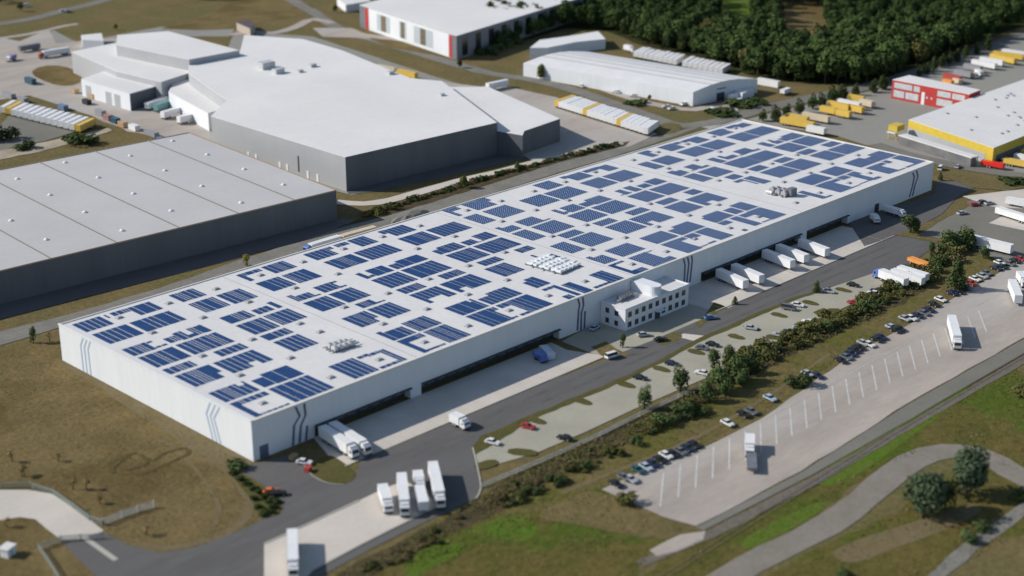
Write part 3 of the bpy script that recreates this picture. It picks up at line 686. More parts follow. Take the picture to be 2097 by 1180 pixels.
# big pale hall behind it
P15=[at(*map(float,q.split(',')),15) for q in '432,238 707,322 1018,251 905,166 840,160 700,103 620,80 500,72 492,104 386,121 386,150 425,178 465,205'.split()]
t,o=poly_hall('pale_hall','largest grey-white hall with a wide empty roof behind the solar roof','warehouse',P15,15,lgrey_clad,pale_roof,None)
mb=MB(); a,b=P15[1]-o,P15[2]-o; n=Vector((-(b-a).y,(b-a).x,0)).normalized()
mb.hexa([(*(a-n*.08).to_2d(),0),(*(b-n*.08).to_2d(),0),(*(b-n*.005).to_2d(),0),(*(a-n*.005).to_2d(),0),(*(a-n*.08).to_2d(),14.9),(*(b-n*.08).to_2d(),14.9),(*(b-n*.005).to_2d(),14.9),(*(a-n*.005).to_2d(),14.9)]); mb.build('front_cladding',grey_clad,t)
for u in (.2,.27,.42,.475,.655,.715):
    a=P15[1].lerp(P15[0],u)-o; mb=MB(); mb.box(a.x-.15,a.y-.7,.2,a.x-.01,a.y+.7,3.6); mb.build('door',white_paint,t)
a=P15[1].lerp(P15[0],.335)-o; mb=MB(); mb.box(a.x-.2,a.y-.3,2,a.x-.01,a.y+.4,9); mb.build('downpipe',grey_clad,t)
for px,py,s in ((800,152,1),(545,140,2.2),(570,150,1.5),(640,137,1),(615,148,.8),(905,196,.7)):
    q=at(px,py,15)-o; mb=MB(); mb.box(q.x-1.8*s,q.y-1.2*s,15,q.x+1.8*s,q.y+1.2*s,15+1.6*s); mb.build('roof_unit',metal_l,t)
E11=[at(*map(float,q.split(',')),11) for q in '1020,287 1070,277 1074,268 1147,243 1000,178 905,170'.split()]
E11=[P15[2]+Vector((.3,-2,0))*0+Vector((.4,.5,0))]+E11[1:5]+[V(300,250),V(270,250)]
t,o=poly_hall('hall_extension','lower grey extension at the right end of the largest pale hall','warehouse',E11,11,grey_clad,pale_roof,None)
def px_hall(name,label,cat,s,h,wm,rm): return poly_hall(name,label,cat,[at(*map(float,q.split(',')),h) for q in s.split()],h,wm,rm)
px_hall('high_bay_block','raised pale roof block with a dark blue-grey end at the far left','warehouse','238,92 387,122 490,103 345,64 240,72',18,lgrey_clad,pale_roof)
px_hall('side_hall','long low pale hall beside the raised roof block, far left','warehouse','146,106 238,146 330,168 385,150 420,150 236,88',12,lgrey_clad,pale_roof)
t,o=px_hall('workshop','small white workshop with a dark grey end wall in the far left yard','workshop','166,162 265,192 334,172 330,160 236,138',9,white_clad,pale_roof)
a=at(265,192,9); b=at(334,172,9); side(t,o,a,b,[(.01,.99)],.1,8.6,'end_wall',grey_clad)
a=at(166,162,9); side(t,o,a,at(265,192,9),[(.08,.2),(.5,.62),(.68,.8)],.2,6.5,'door_panel',lgrey_clad)
px_hall('annex_hall','low pale annex behind the trailers at the left corner of the largest hall','warehouse','345,188 426,232 480,215 470,185 400,150 360,160',9,white_clad,pale_roof)
px_hall('site_cabin','small white flat-roofed cabin at the edge of the brown field','cabin','166,72 168,82 212,84 208,68',5,white_clad,pale_roof)
px_hall('gate_house','small beige gatehouse on the corner of the road by the brown field','gatehouse','484,46 512,58 522,50 508,40',5,M('beige_render',(.42,.36,.30)),M('dark_tile_roof',(.10,.08,.09)))
# white hall with a curved roof
FR,FL,BR,BL=V(394,161),V(381,268),V(440,155),V(428,272)
t=thing('curved_hall','white hall with a shallow curved roof beside the wood','warehouse',FR)
o=FR; L=FL-FR; Wd=BR-FR; N=12
prof=[(u/N,7.2+2.6*math.sin(math.pi*u/N)) for u in range(N+1)]
mb=MB()
for u0,u1 in zip(prof,prof[1:]):
    a=Wd*u0[0]; b=Wd*u1[0]; mb.face([(a.x,a.y,u0[1]),(b.x,b.y,u1[1]),((b+L).x,(b+L).y,u1[1]),((a+L).x,(a+L).y,u0[1])])
mb.build('roof',M('white_sheet_roof',(.70,.70,.70),(.64,.64,.645),.15,.6,.3,fine=.04),t)
mb=MB()
for e in (Vector((0,0,0)),L):
    mb.face([((Wd*u+e).x,(Wd*u+e).y,z) for u,z in prof]+[((Wd+e).x,(Wd+e).y,0),(e.x,e.y,0)])
for e in (Vector((0,0,0)),Wd): mb.face([(e.x,e.y,0),((e+L).x,(e+L).y,0),((e+L).x,(e+L).y,7.2),(e.x,e.y,7.2)])
mb.build('wall',white_clad,t)
for u in (.28,.42,.56,.7):
    a=Wd*u; z=7.2+2.6*math.sin(math.pi*u)+.02; mb=MB(); b=a+L; d=Wd.normalized()*.35
    mb.hexa([(*(a-d).to_2d(),z),(*(a+d).to_2d(),z),(*(b+d).to_2d(),z),(*(b-d).to_2d(),z),(*(a-d).to_2d(),z+.2),(*(a+d).to_2d(),z+.2),(*(b+d).to_2d(),z+.2),(*(b-d).to_2d(),z+.2)]); mb.build('roof_rib',seam_m,t)
nrm=Vector((Wd.y,-Wd.x,0)).normalized()
def gab(u0,u1,z0,z1,name,mat):
    a=Wd*u0+nrm*.1; b=Wd*u1+nrm*.1; mb=MB(); c=nrm*.15
    mb.hexa([(*a.to_2d(),z0),(*b.to_2d(),z0),(*(b-c).to_2d(),z0),(*(a-c).to_2d(),z0),(*a.to_2d(),z1),(*b.to_2d(),z1),(*(b-c).to_2d(),z1),(*(a-c).to_2d(),z1)]); mb.build(name,mat,t)
gab(.36,.48,0,4.2,'gate',dark_dock); gab(.36,.5,6,6.5,'sign_board',M('brown_board',(.14,.09,.08)))
px_hall('lean_to','small pale lean-to roof at the right end of the curved white hall','shed','1490,178 1520,192 1545,180 1518,168',4,white_clad,pale_roof)
# far hall with red corners
T0,T1,T2=V(404,432),V(382.5,322),V(560,360)
T=[T0,T1,T2,T2+(T0-T1)]
t,o=poly_hall('far_hall','white hall with red corner strips and dark window bays at the top edge','warehouse',T,14,M('grey_panel',(.22,.23,.25),(.19,.2,.22),.1),pale_roof,None)
side(t,o,T0,T1,[(.10,.955)],.1,13.6,'front_cladding',white_clad)
red=M('red_panel',(.42,.05,.05)); glow=M('amber_glazing',(.20,.17,.11),(.14,.12,.09),.4,.25,.5); bluew=M('pale_glazing',(.45,.50,.55),None,rough=.3)
side(t,o,T0,T1,[(.06,.10),(.925,.955)],.3,13.4,'corner_strip',red,.16)
side(t,o,T0,T1,[(.0,.06),(.957,1.0)],.1,13.5,'corner_panel',metal_d,.12)
side(t,o,T0,T1,[(.19,.33),(.43,.5),(.58,.77)],2,12,'window_bay',bluew,.14)
side(t,o,T0,T1,[(.235,.29),(.445,.485),(.645,.70)],2.2,11.8,'window',glow,.2)
side(t,o,T1,T2,[(.03+i*.075,.06+i*.075) for i in range(12)],1.5,12,'window',M('tinted_glazing',(.02,.022,.025),None,rough=.2,spec=.5),.1)
px_hall('long_white_shed','long low white sheds in front of the wood, behind the curved hall','shed','1085,98 1105,82 1165,74 1225,64 1240,80 1180,86 1120,98',6,white_clad,M('white_shed_roof',(.7,.7,.7)))
px_hall('far_shed','white shed at the very top edge left of the far hall','shed','690,-4 708,10 760,2 740,-12',5,white_clad,pale_roof)
# yellow hall
ye=M('yellow_cladding',(.62,.46,.06),(.55,.40,.06),.3,.5,.3,fine=.06); yd=ye
c0,c1=at(2035,303,8),at(1861,245,8); Y=[V(c0.x,c0.y),V(c1.x,c1.y),V(c1.x+146,c1.y+1.5),V(c0.x+146,c0.y+1.5)]
t,o=poly_hall('yellow_hall','yellow-walled hall with a wide white roof at the right edge','warehouse',Y,8,ye,roof_white,None)
side(t,o,Y[1],Y[0],[(.0,.92)],0.05,4.2,'plinth_wall',lgrey_clad,.1)
side(t,o,Y[0],Y[3],[(.02,.98)],0.05,4.0,'plinth_wall',grey_clad,.1)
rr=random.Random(4)
for i in range(22):
    u,v=rr.uniform(.05,.6),rr.uniform(.08,.92); q=Y[0].lerp(Y[1],v)+(Y[3]-Y[0])*u-o; mb=MB(); mb.box(q.x-.7,q.y-.5,8,q.x+.7,q.y+.5,8.5); mb.build('roof_vent',vent_m,t)
t=thing('yellow_porch','small yellow porch with a pale canopy at the left corner of the yellow hall','porch',V(411.5,54)); mb=MB(); mb.box(-1.4,-1.4,4.2,5,3.4,6.8); mb.box(-1.4,-1.4,0,-1.0,-1.0,4.2); mb.box(-1.4,2.9,0,-1.0,3.3,4.2); mb.box(4.5,2.9,0,4.9,3.3,4.2); mb.build('wall',ye,t); mb=MB(); mb.box(-3.5,-1.5,3.6,-2,3,3.9); mb.build('canopy',white_clad,t)
S0,S1=V(398.5,4.5),V(408.5,47); d=(S1-S0).normalized(); n=Vector((d.y,-d.x,0))
t=thing('loading_shelter','long grey loading shelter with a pale flat roof before the yellow hall','shelter',S0)
def lb(a0,a1,b0,b1,z0,z1,mb): 
    q=[d*a0+n*b0,d*a1+n*b0,d*a1+n*b1,d*a0+n*b1]; mb.hexa([(p.x,p.y,z0) for p in q]+[(p.x,p.y,z1) for p in q])
LS=(S1-S0).length
mb=MB(); lb(0,LS,-4,-.6,0,4.2,mb); mb.build('wall',M('shelter_panel',(.20,.195,.19),(.12,.12,.135),.15,.4,.4),t)
mb=MB(); lb(-.4,LS+.4,-4.2,.4,4.2,4.7,mb); mb.build('roof',roof_white,t)
for i in range(9):
    mb=MB(); lb(LS*i/8-.15,LS*i/8+.15,-.1,.2,0,4.2,mb); mb.build('post',lgrey_clad,t)
# red house
W0=[Vector((q.x,q.y,0)) for q in pts('1828,163 1985,193 2008,184 1862,154',10)]
t,o=poly_hall('red_building','red two-storey building with rows of pale windows and a white roof','building',W0,10,M('red_render',(.48,.05,.045),(.40,.05,.05),.3),pale_roof,None)
pw_=M('pale_window',(.55,.58,.60),(.42,.46,.5),.6,.3)
side(t,o,W0[0],W0[1],[(.03,.27),(.29,.37),(.60,.77),(.79,.95)],6.0,8.8,'window',pw_,.1)
side(t,o,W0[0],W0[1],[(.03,.17),(.19,.36),(.60,.8)],1.4,4.8,'window',pw_,.1)
side(t,o,W0[0],W0[1],[(.46,.48),(.52,.54)],3.6,4.6,'small_window',pw_,.1)
side(t,o,W0[0],W0[1],[(.40,.44)],.1,6.5,'door',white_clad,.14)
# gate, fences
def fence(name,label,s,h=1.9,mat=metal_l):
    p=pts(s); t=thing(name,label,'fence',p[0]); mb=MB()
    for a,b in zip(p,p[1:]):
        a=a-p[0]; b=b-p[0]; d=(b-a); L=d.length; d.normalize(); n=Vector((-d.y,d.x,0))*.05
        for z in (.15,.75,1.3,h-.1): mb.hexa([(*(a-n).to_2d(),z),(*(b-n).to_2d(),z),(*(b+n).to_2d(),z),(*(a+n).to_2d(),z),(*(a-n).to_2d(),z+.1),(*(b-n).to_2d(),z+.1),(*(b+n).to_2d(),z+.1),(*(a+n).to_2d(),z+.1)])
        k=max(1,int(L/.5))
        for i in range(k):
            c=a.lerp(b,i/k); mb.box(c.x-.04,c.y-.04,.1,c.x+.04,c.y+.04,h)
    mb.build('railing',mat,t)
    mb=MB()
    for q in p: c=q-p[0]; mb.box(c.x-.12,c.y-.12,0,c.x+.12,c.y+.12,h+.2)
    mb.build('posts',mat,t); return t
gp=M('green_grey_fence',(.30,.34,.31),None,rough=.5,metal=.2)
fence('mesh_fence','grey-green fence along the curved concrete drive at bottom left','0,1000 62,999 110,1014 150,1042 182,1066 212,1077',1.7,gp)
fence('sliding_gate','open pale sliding gate standing on the brown lawn','212,1077 250,1061 283,1049 316,1040',2.0,metal_l)
fence('mesh_fence','short dark fence between the drive and the lower lawn','210,1104 165,1107 125,1110 80,1127 98,1152 122,1190',1.7,gp)
fence('guard_rail','long pale guard rail along the overgrown ditch','985,1000 1060,968 1150,930 1230,893 1310,853 1390,815 1440,795',1.0,metal_l)
t=thing('hut','small white hut in the grass at the bottom left corner','hut',at(17,1137,0),.4); mb=MB(); mb.box(-1.5,-1.2,0,1.5,1.2,2.3); mb.build('wall',white_clad,t); mb=MB(); mb.box(-1.8,-1.5,2.3,1.8,1.5,2.55); mb.build('roof',roof_white,t); mb=MB(); mb.box(-.4,-1.24,0,.4,-1.205,1.9); mb.build('door',lgrey_clad,t)
t=thing('grey_mound','grey rounded heap of gravel behind the back wall of the hall','heap',at(842,452,0)); mb=MB()
for i in range(16):
    for j in range(5):
        def g(i,j): a=2*math.pi*i/16; r=9.5*math.sqrt(max(0,1-(j/5)**2))*(1+.12*math.sin(i*2.3+j)); return (r*math.cos(a),r*.5*math.sin(a),4.2*(j/5))
        mb.face([g(i,j),g(i+1,j),g(i+1,j+1),g(i,j+1)])
mb.build('heap',gravel,t)
# ---------------------------------------------------------------- vehicles (front towards +x, on the ground)
def wheel_mesh(r,wd):
    mb=MB(); mb.cyl((0,-wd/2,0),(0,1,0),r,wd,14); mb.cyl((0,-wd/2-.01,0),(0,1,0),r*.55,wd+.02,10,1); return mb.mesh('wheel',[tyre,metal_l])
WC=wheel_mesh(.33,.22); WT=wheel_mesh(.5,.34)
def trunc(prof,y0,y1,mi=0,inset=0): pass
def car_proto(col,kind='car'):
    key=(col,kind)
    if key in CARS: return CARS[key]
    m=paint(col+'_car_paint',COL[col])
    mb=MB(); W=.88
    if kind=='car': low=[(-2.2,.35),(2.15,.35),(2.25,.55),(2.15,.78),(1.1,.92),(-1.6,.95),(-2.2,.88)]; cab=[(-1.75,.93),(.95,.91),(.25,1.42),(-1.25,1.42)]
    else: low=[(-2.5,.4),(2.5,.4),(2.6,.7),(2.45,1.0),(1.75,1.15),(-2.5,1.15)]; cab=[(-2.48,1.13),(1.75,1.13),(1.2,2.0),(-2.42,2.0)]
    mb.extr(low[::1],-W,W,0)
    # roof skin
    zr=cab[2][1]; mb.box(cab[3][0],-W+.2,zr,cab[2][0],W-.2,zr+.05,0)
    body=mb.mesh('body',m)
    mb=MB(); x0,x1,xt1,xt0=cab[0][0],cab[1][0],cab[2][0],cab[3][0]; z0,z1=cab[0][1],zr
    mb.hexa([(x0,-W+.06,z0),(x1,-W+.06,z0),(x1,W-.06,z0),(x0,W-.06,z0),(xt0,-W+.2,z1),(xt1,-W+.2,z1),(xt1,W-.2,z1),(xt0,W-.2,z1)])
    win=mb.mesh('windows',glass if kind=='car' else glass)
    CARS[key]=[('body',body,None),('windows',win,None)]; return CARS[key]
CARS={}
COL=dict(black=(.018,.019,.022),white=(.75,.75,.75),silver=(.42,.44,.47),navy=(.02,.03,.07),grey=(.14,.15,.17),red=(.42,.03,.03),blue=(.10,.20,.42),orange=(.75,.17,.03),teal=(.03,.10,.11),paleblue=(.40,.50,.62))
CN=dict(paleblue='pale blue')
def put_car(col,x,y,rz,label,group,kind='car',z=.22):
    r=thing('van' if kind=='van' else 'car',label,'van' if kind=='van' else 'car',(x,y,z),rz,group)
    for n,me,_ in car_proto(col,kind): link(n,me,r)
    for sx in (1.35,-1.35):
        for sy in (.78,-.78): o=link('wheel',WC,r); o.location=(sx,sy,.33)
    return r
def car_row(items,rz,where,group,z=.22):
    """items: (colour, px, py) left to right"""
    seen={}
    for c,*_ in items: seen[c]=seen.get(c,0)+1
    k={}
    for c,px,py,*kd in items:
        p=at(px,py,.8); k[c]=k.get(c,0)+1; kd=kd[0] if kd else 'car'
        nm=CN.get(c,c)
        lab=('the only %s %s '%(nm,kd) if seen[c]==1 else '%s %s %s from the left '%(ORD[k[c]],nm,kd))+where
        put_car(c,p.x,p.y,rz+random.uniform(-.05,.05),lab,group,kd,z)
R1=R(-100)
car_row([('black',1262,991),('grey',1278,977),('silver',1292,981),('teal',1306,962),('paleblue',1323,956),('navy',1337,949),('black',1352,941),('white',1364,932),('black',1378,929),('grey',1394,924),('navy',1408,917),('black',1422,910)],R(-98),'at the near end of the trailer lot','cars at the near end of the trailer lot')
car_row([('white',1490,866),('black',1522,848),('grey',1539,842),('paleblue',1577,815)],R(-98),'halfway along the trailer lot edge','cars halfway along the trailer lot')
car_row([('silver',1654,765),('navy',1674,769),('black',1722,738),('grey',1733,731),('navy',1742,724),('black',1750,717),('black',1759,711),('silver',1768,702),('white',1780,705),('black',1796,695),('navy',1804,690),('paleblue',1826,670),('black',1834,676),('black',1842,673),('silver',1853,652),('white',1866,651),('navy',1879,646),('grey',1892,641),('navy',1902,634),('black',1913,623),('white',1926,613)],R(-100),'in the long row along the trailer lot','cars in the long row along the trailer lot')
car_row([('navy',1950,600),('black',1963,597),('teal',1980,589),('red',1989,580),('white',1997,571),('silver',2012,565),('grey',2020,559),('navy',2040,549),('black',2052,546),('white',2047,538),('grey',2068,540),('black',2079,534),('red',2090,530)],R(-100),'at the far right end of the lot edge','cars at the far end of the trailer lot')
car_row([('white',1009,905),('red',1081,873),('black',1311,773),('navy',1376,744),('grey',1438,712),('black',1459,705),('silver',1538,671),('white',1634,624),('silver',1697,596),('black',1747,583)],R(-72),'in the road-side bays of the parking area','cars on the road side of the parking area')
car_row([('black',1156,896),('white',1437,763),('silver',1594,685),('black',1616,679),('paleblue',1636,671),('white',1654,659),('red',1748,619),('white',1788,600),('black',1795,595)],R(105),'in the hedge-side bays of the parking area','cars on the hedge side of the parking area')
car_row([('silver',1318,685),('black',1353,695),('blue',1455,650)],R(-30),'parked on the paving in front of the office','cars in front of the office')
car_row([('paleblue',1218,671)],R(10),'in the shade between hall and office','cars in front of the office')
p=at(1615,630,1); put_car('grey',p.x,p.y,R(-72),'grey van with a long shadow, beside a white car in the parking area',None,'van')
p=at(555,1006,.8); put_car('orange',p.x,p.y,R(-35),'orange car at the edge of the shrub bed near the hall corner',None)
p=at(570,1010,.8); put_car('black',p.x,p.y,R(-35),'black car beside the orange car near the shrub bed',None)
p=at(623,946,.8); put_car('white',p.x,p.y,R(-60),'white car on the drive under the near corner of the hall',None)
p=at(1254,729,.8); put_car('white',p.x,p.y,R(-10),'small white van at the road by the end of the dock apron',None,'van')
p=at(1997,419,.8); put_car('red',p.x,p.y,R(-30),'red car in the yard beyond the right end of the hall',None)
for px,py,c,l in ((2012,413,'grey','grey car between a red and a silver car beyond the hall'),(2026,416,'silver','silver car rightmost of three in the yard beyond the hall'),(1970,436,'silver','silver car alone on the asphalt of the east yard'),(130,22,'white','white car on the road in the far top left corner'),(141,24,'black','black car behind the white one in the far top left corner'),(55,12,'white','white van at the very top left corner')):
    p=at(px,py,.8); put_car(c,p.x,p.y,R(-20),l,None,'van' if 'van' in l else 'car')
# red and orange small things by the hall corner
def crate(name,label,px,py,mat,sx,sy,h,rz=0):
    p=at(px,py,h/2); t=thing(name,label,name.replace('_',' '),(p.x,p.y,.2),rz); mb=MB(); mb.box(-sx,-sy,0,sx,sy,h); mb.build('body',mat,t)
    mb=MB(); mb.box(-sx-.08,-sy-.08,h,sx+.08,sy+.08,h+.12); mb.build('lid',mat,t)
crate('waste_skip','small red waste skip on the grass corner by the hall',631,962,paint('red_skip_paint',(.45,.06,.04)),1.0,.7,1.1,.4)
crate('pallet_stack','brown stack of pallets under the near corner of the hall',601,937,M('pallet_wood',(.35,.24,.14)),1.2,.8,1.0,.3)
#crate('storage_box','long orange storage box on the edge of the shrub bed',529,992,paint('orange_box_paint',(.65,.2,.05)),1.3,.35,.5,-.6)
# trucks and trailers ------------------------------------------------------
BOXM={}
def box_mesh(L,h,w_,mat,name='cargo_box',z0=1.1):
    key=(round(L,1),h,w_,mat.name,z0)
    if key not in BOXM:
        mb=MB(); W=w_/2; mb.box(0,-W,z0,L,W,h); mb.box(-.05,-W-.04,z0,.12,W+.04,h+.04); mb.box(L-.12,-W-.04,z0,L+.05,W+.04,h+.04); mb.box(0,-W-.03,z0-.05,L,-W+.02,z0+.12); mb.box(0,W-.02,z0-.05,L,W+.03,z0+.12)
        mb.box(.12,-W-.02,h-.08,L-.12,-W+.05,h+.03); mb.box(.12,W-.05,h-.08,L-.12,W+.02,h+.03)
        BOXM[key]=mb.mesh(name,mat)
    return BOXM[key]
def chassis_mesh(L):
    key=('ch',round(L,1))
    if key not in BOXM:
        mb=MB(); mb.box(.1,-.5,.75,L-.2,.5,1.05); mb.box(L-3.2,-.9,.05,L-3.0,-.7,.8); mb.box(L-3.2,.7,.05,L-3.0,.9,.8); mb.box(.05,-1.2,.5,.2,1.2,.7); BOXM[key]=mb.mesh('chassis',chas)
    return BOXM[key]
def add_wheels(r,xs,y=1.0):
    for x in xs:
        for s in (1,-1): o=link('wheel',WT,r); o.location=(x,s*y,.5)
def trailer_parts(r,L,h,mat,w_=2.6):
    link('cargo_box',box_mesh(L,h,w_,mat),r); link('chassis',chassis_mesh(L),r); add_wheels(r,(1.6,2.9,4.2) if L>8 else (1.5,))
CABM={}
def cab_parts(r,x,mat,hc=3.0):
    key=(mat.name,hc)
    if key not in CABM:
        mb=MB(); mb.extr([(0,.7),(2.05,.7),(2.15,1.6),(1.85,hc-.3),(1.5,hc),(0,hc)],-1.2,1.2)
        mb.box(-.1,-1.1,hc,.9,1.1,hc+.45)
        c=mb.mesh('cab',mat); mb=MB(); mb.hexa([(2.135,-1.05,1.72),(2.16,-1.05,1.72),(2.16,1.05,1.72),(2.135,1.05,1.72),(1.88,-1.0,hc-.4),(1.905,-1.0,hc-.4),(1.905,1.0,hc-.4),(1.88,1.0,hc-.4)])
        mb.box(.75,-1.22,1.7,1.6,-1.205,hc-.5); mb.box(.75,1.205,1.7,1.6,1.22,hc-.5); g=mb.mesh('windscreen',glass)
        mb=MB(); mb.box(-3.2,-.45,.6,1.9,.45,1.0); mb.box(1.95,-1.15,.35,2.2,1.15,.75); f=mb.mesh('chassis',chas); CABM[key]=(c,g,f)
    c,g,f=CABM[key]; o=link('cab',c,r); o.location.x=x; q=link('windscreen',g,o); q=link('chassis',f,r); q.location.x=x
    add_wheels(r,(x+1.2,x-2.0))
def rig(kind,label,cat,a,b,h=4.0,mat=None,cabm=None,group=None,L=None,z=.2,w_=2.6,zr=None):
    """a rear, b front of the roof centreline in photo pixels"""
    zr=h if zr is None else zr
    A,B=at(*a,zr),at(*b,zr); d=B-A; rz=math.atan2(d.y,d.x); LL=L or d.length
    mat=mat or white_paint
    r=thing({'trailer':'semi_trailer','lorry':'lorry','box':'box_truck','container':'shipping_container'}[kind],label,cat,(A.x,A.y,z),rz,group)
    if kind=='trailer': trailer_parts(r,LL,h,mat,w_)
    elif kind=='container':
        link('cargo_box',box_mesh(LL,h,w_,mat,z0=.15),r)
    elif kind=='lorry':
        bl=max(6,LL-2.9); trailer_parts(r,bl,h,mat,w_); cab_parts(r,bl+.55,cabm or white_paint,min(3.1,h-.6))
    else:
        bl=max(3,LL-2.4); link('cargo_box',box_mesh(bl,h,w_,mat),r); cab_parts(r,bl+.25,cabm or white_paint,min(2.6,h-.4)); add_wheels(r,(1.4,))
    return r
bluec=paint('blue_cab_paint',(.10,.18,.50)); yelp=M('yellow_trailer_paint',(.70,.47,.08),(.62,.42,.10),.4,.45,.35); tanp=M('beige_tarpaulin',(.62,.52,.38),(.55,.47,.35),.4,.7); greyp=paint('grey_trailer_paint',(.30,.30,.32)); redp=paint('red_trailer_paint',(.40,.07,.06)); orp=M('orange_machine_paint',(.80,.32,.06),(.7,.3,.1),.6,.45)
g='trucks at the dock doors'
rig('lorry','white lorry reversed to the first dock door, nearest the hall corner','lorry',(660,873),(726,914),4.0,group=g,L=17)
rig('lorry','white lorry with a rounded cab at the second dock, half in shade','lorry',(681,865),(756,912),3.8,group=g,L=18.5)
for k,(a,b,n) in enumerate((((1472,551),(1533,578),'first'),((1503,541),(1561,565),'second'),((1566,512),(1628,536),'third'),((1594,501),(1655,524),'fourth'),((1640,490),(1691,509),'fifth'))):
    rig('trailer','white trailer backed against the wall, %s from the left at the far docks'%n,'trailer',a,b,4.0,group=g,L=14.6 if k<4 else 13.8)
rig('box','blue delivery truck in the shade of the long dock','truck',(1097,719),(1120,733),2.4,bluec,bluec,L=5.6)
rig('container','pale blue curtain-sided container next to the blue truck','container',(1112,708),(1135,731),2.4,paint('pale_curtain',(.5,.6,.72)),L=7)
rig('box','small white truck alone on the edge of the dock apron','truck',(926,846),(948,856),3.4,L=6.5)
g='trucks on the concrete truck yard'
rig('box','short white box truck, leftmost of the cluster on the truck yard','truck',(783,992),(796,1030),3.6,group=g,L=10.5)
rig('lorry','longest white lorry of the cluster on the truck yard','lorry',(822,969),(831,1050),4.0,group=g,L=18)
rig('box','small white truck with a dark load bed in the cluster on the yard','truck',(855,964),(860,983),3.2,group=g,L=6.5)
rig('trailer','short white trailer in the middle of the cluster on the yard','trailer',(859,994),(868,1030),3.6,group=g,L=9.5)
rig('lorry','white lorry with two boxes, rightmost of the cluster on the yard','lorry',(886,946),(903,1018),4.2,group=g,L=20)
rig('lorry','white lorry parked alone at the bottom of the truck yard','lorry',(598,1084),(600,1158),4.2,L=18)
rig('lorry','white lorry with two shadow blocks, alone among the empty lot bays','lorry',(1949,646),(1964,699),4.2,L=21)
rig('trailer','white trailer at the right picture edge of the trailer lot','trailer',(2073,573),(2094,624),4.0,L=16)
rig('box','white box truck behind the trailer at the right picture edge','truck',(2089,556),(2102,574),3.4,L=9)
fl=rig('box','white lorry cab unit with a short box in the second lot bay','truck',(1536,889),(1536,918),3.6,L=8.5)
t=rig('trailer','dark flatbed trailer with low load behind the white cab unit','trailer',(1539,924),(1541,972),1.9,metal_d,L=10.5,zr=1.9)
rig('trailer','long white trailer beside trees at the edge of the east yard','trailer',(1988,482),(2062,500),4.2,L=17)
g='three lorries beside the parking area'
rig('lorry','white lorry with blue cab, nearest of three beside the parking area','lorry',(1856,572),(1812,555),3.8,white_paint,bluec,g,L=15)
rig('trailer','white trailer in the middle of three beside the parking area','trailer',(1828,551),(1871,564),3.6,None,None,g,L=13)
rig('trailer','white trailer farthest of three beside the parking area','trailer',(1841,545),(1881,557),3.6,None,None,g,L=12)
t=rig('box','orange and white road machine on the asphalt near the trees','road machine',(1863,527),(1896,539),2.2,orp,orp,L=10.5)
rig('box','white van in the shade below the far end of the hall wall','van',(1788,438),(1797,446),2.8,L=5.5)
rig('box','pale truck in the shade at the far end of the hall','truck',(1812,421),(1846,431),3.0,L=10)
g='trailers in the east yard'
rig('trailer','front white trailer at the concrete slab in the east yard','trailer',(2110,445),(2052,427),3.4,None,None,g,L=16)
rig('trailer','white trailer behind another at the right edge of the east yard','trailer',(2120,415),(2083,408),3.4,None,None,g,L=12)
rig('lorry','white lorry with a blue cab on the service road behind the hall','lorry',(694,483),(628,503),3.4,white_paint,bluec,L=17)
rig('trailer','beige tarpaulin trailer on the service road behind the hall','trailer',(767,464),(706,481),3.4,tanp,None,L=16)
# trailer park with yellow ones
for i in range(22):
    u=i/21; a=at(1180-0*u,194,4).lerp(at(1355,240,4),u); b=at(1140,207,4).lerp(at(1322,263,4),u); d=a-b
    yl=i in (0,7,15)
    r=thing('semi_trailer','%s trailer, %s from the left in the row on the concrete yard'%('white trailer-height yellow' if False else ('yellow' if yl else 'white'),ORD[i+1]),'trailer',(b.x,b.y,.2),math.atan2(d.y,d.x),'trailers in the long row on the concrete yard')
    trailer_parts(r,14.5+random.uniform(-.5,.5),4.0+random.uniform(-.1,.1),yelp if yl else white_paint,2.55)
for i in range(18):
    u=i/17; p=at(1318,104,4).lerp(at(1492,138,4),u); 
    if i==9: continue
    r=thing('semi_trailer','white trailer, %s from the left in the row along the wood'%ORD[i+1],'trailer',(p.x-6,p.y+1,.2),R(18),'trailers in the row along the wood'); trailer_parts(r,13.5+random.uniform(-1,1),4.0+random.uniform(-.15,.15),white_paint,2.55)
rig('box','white truck between curved hall and wood','truck',(1280,92),(1305,98),3.6,L=8)
rig('container','long white container beyond the right gable of the curved hall','container',(1553,160),(1597,168),3.4,L=13)
rig('trailer','pale trailer in the shade at the gable of the curved hall','trailer',(1494,196),(1543,182),3.2,None,None,None,L=14)
rig('box','white truck on the roadside near the curved hall','truck',(1602,185),(1625,176),3,L=8)
g='yellow trailers in the yard'
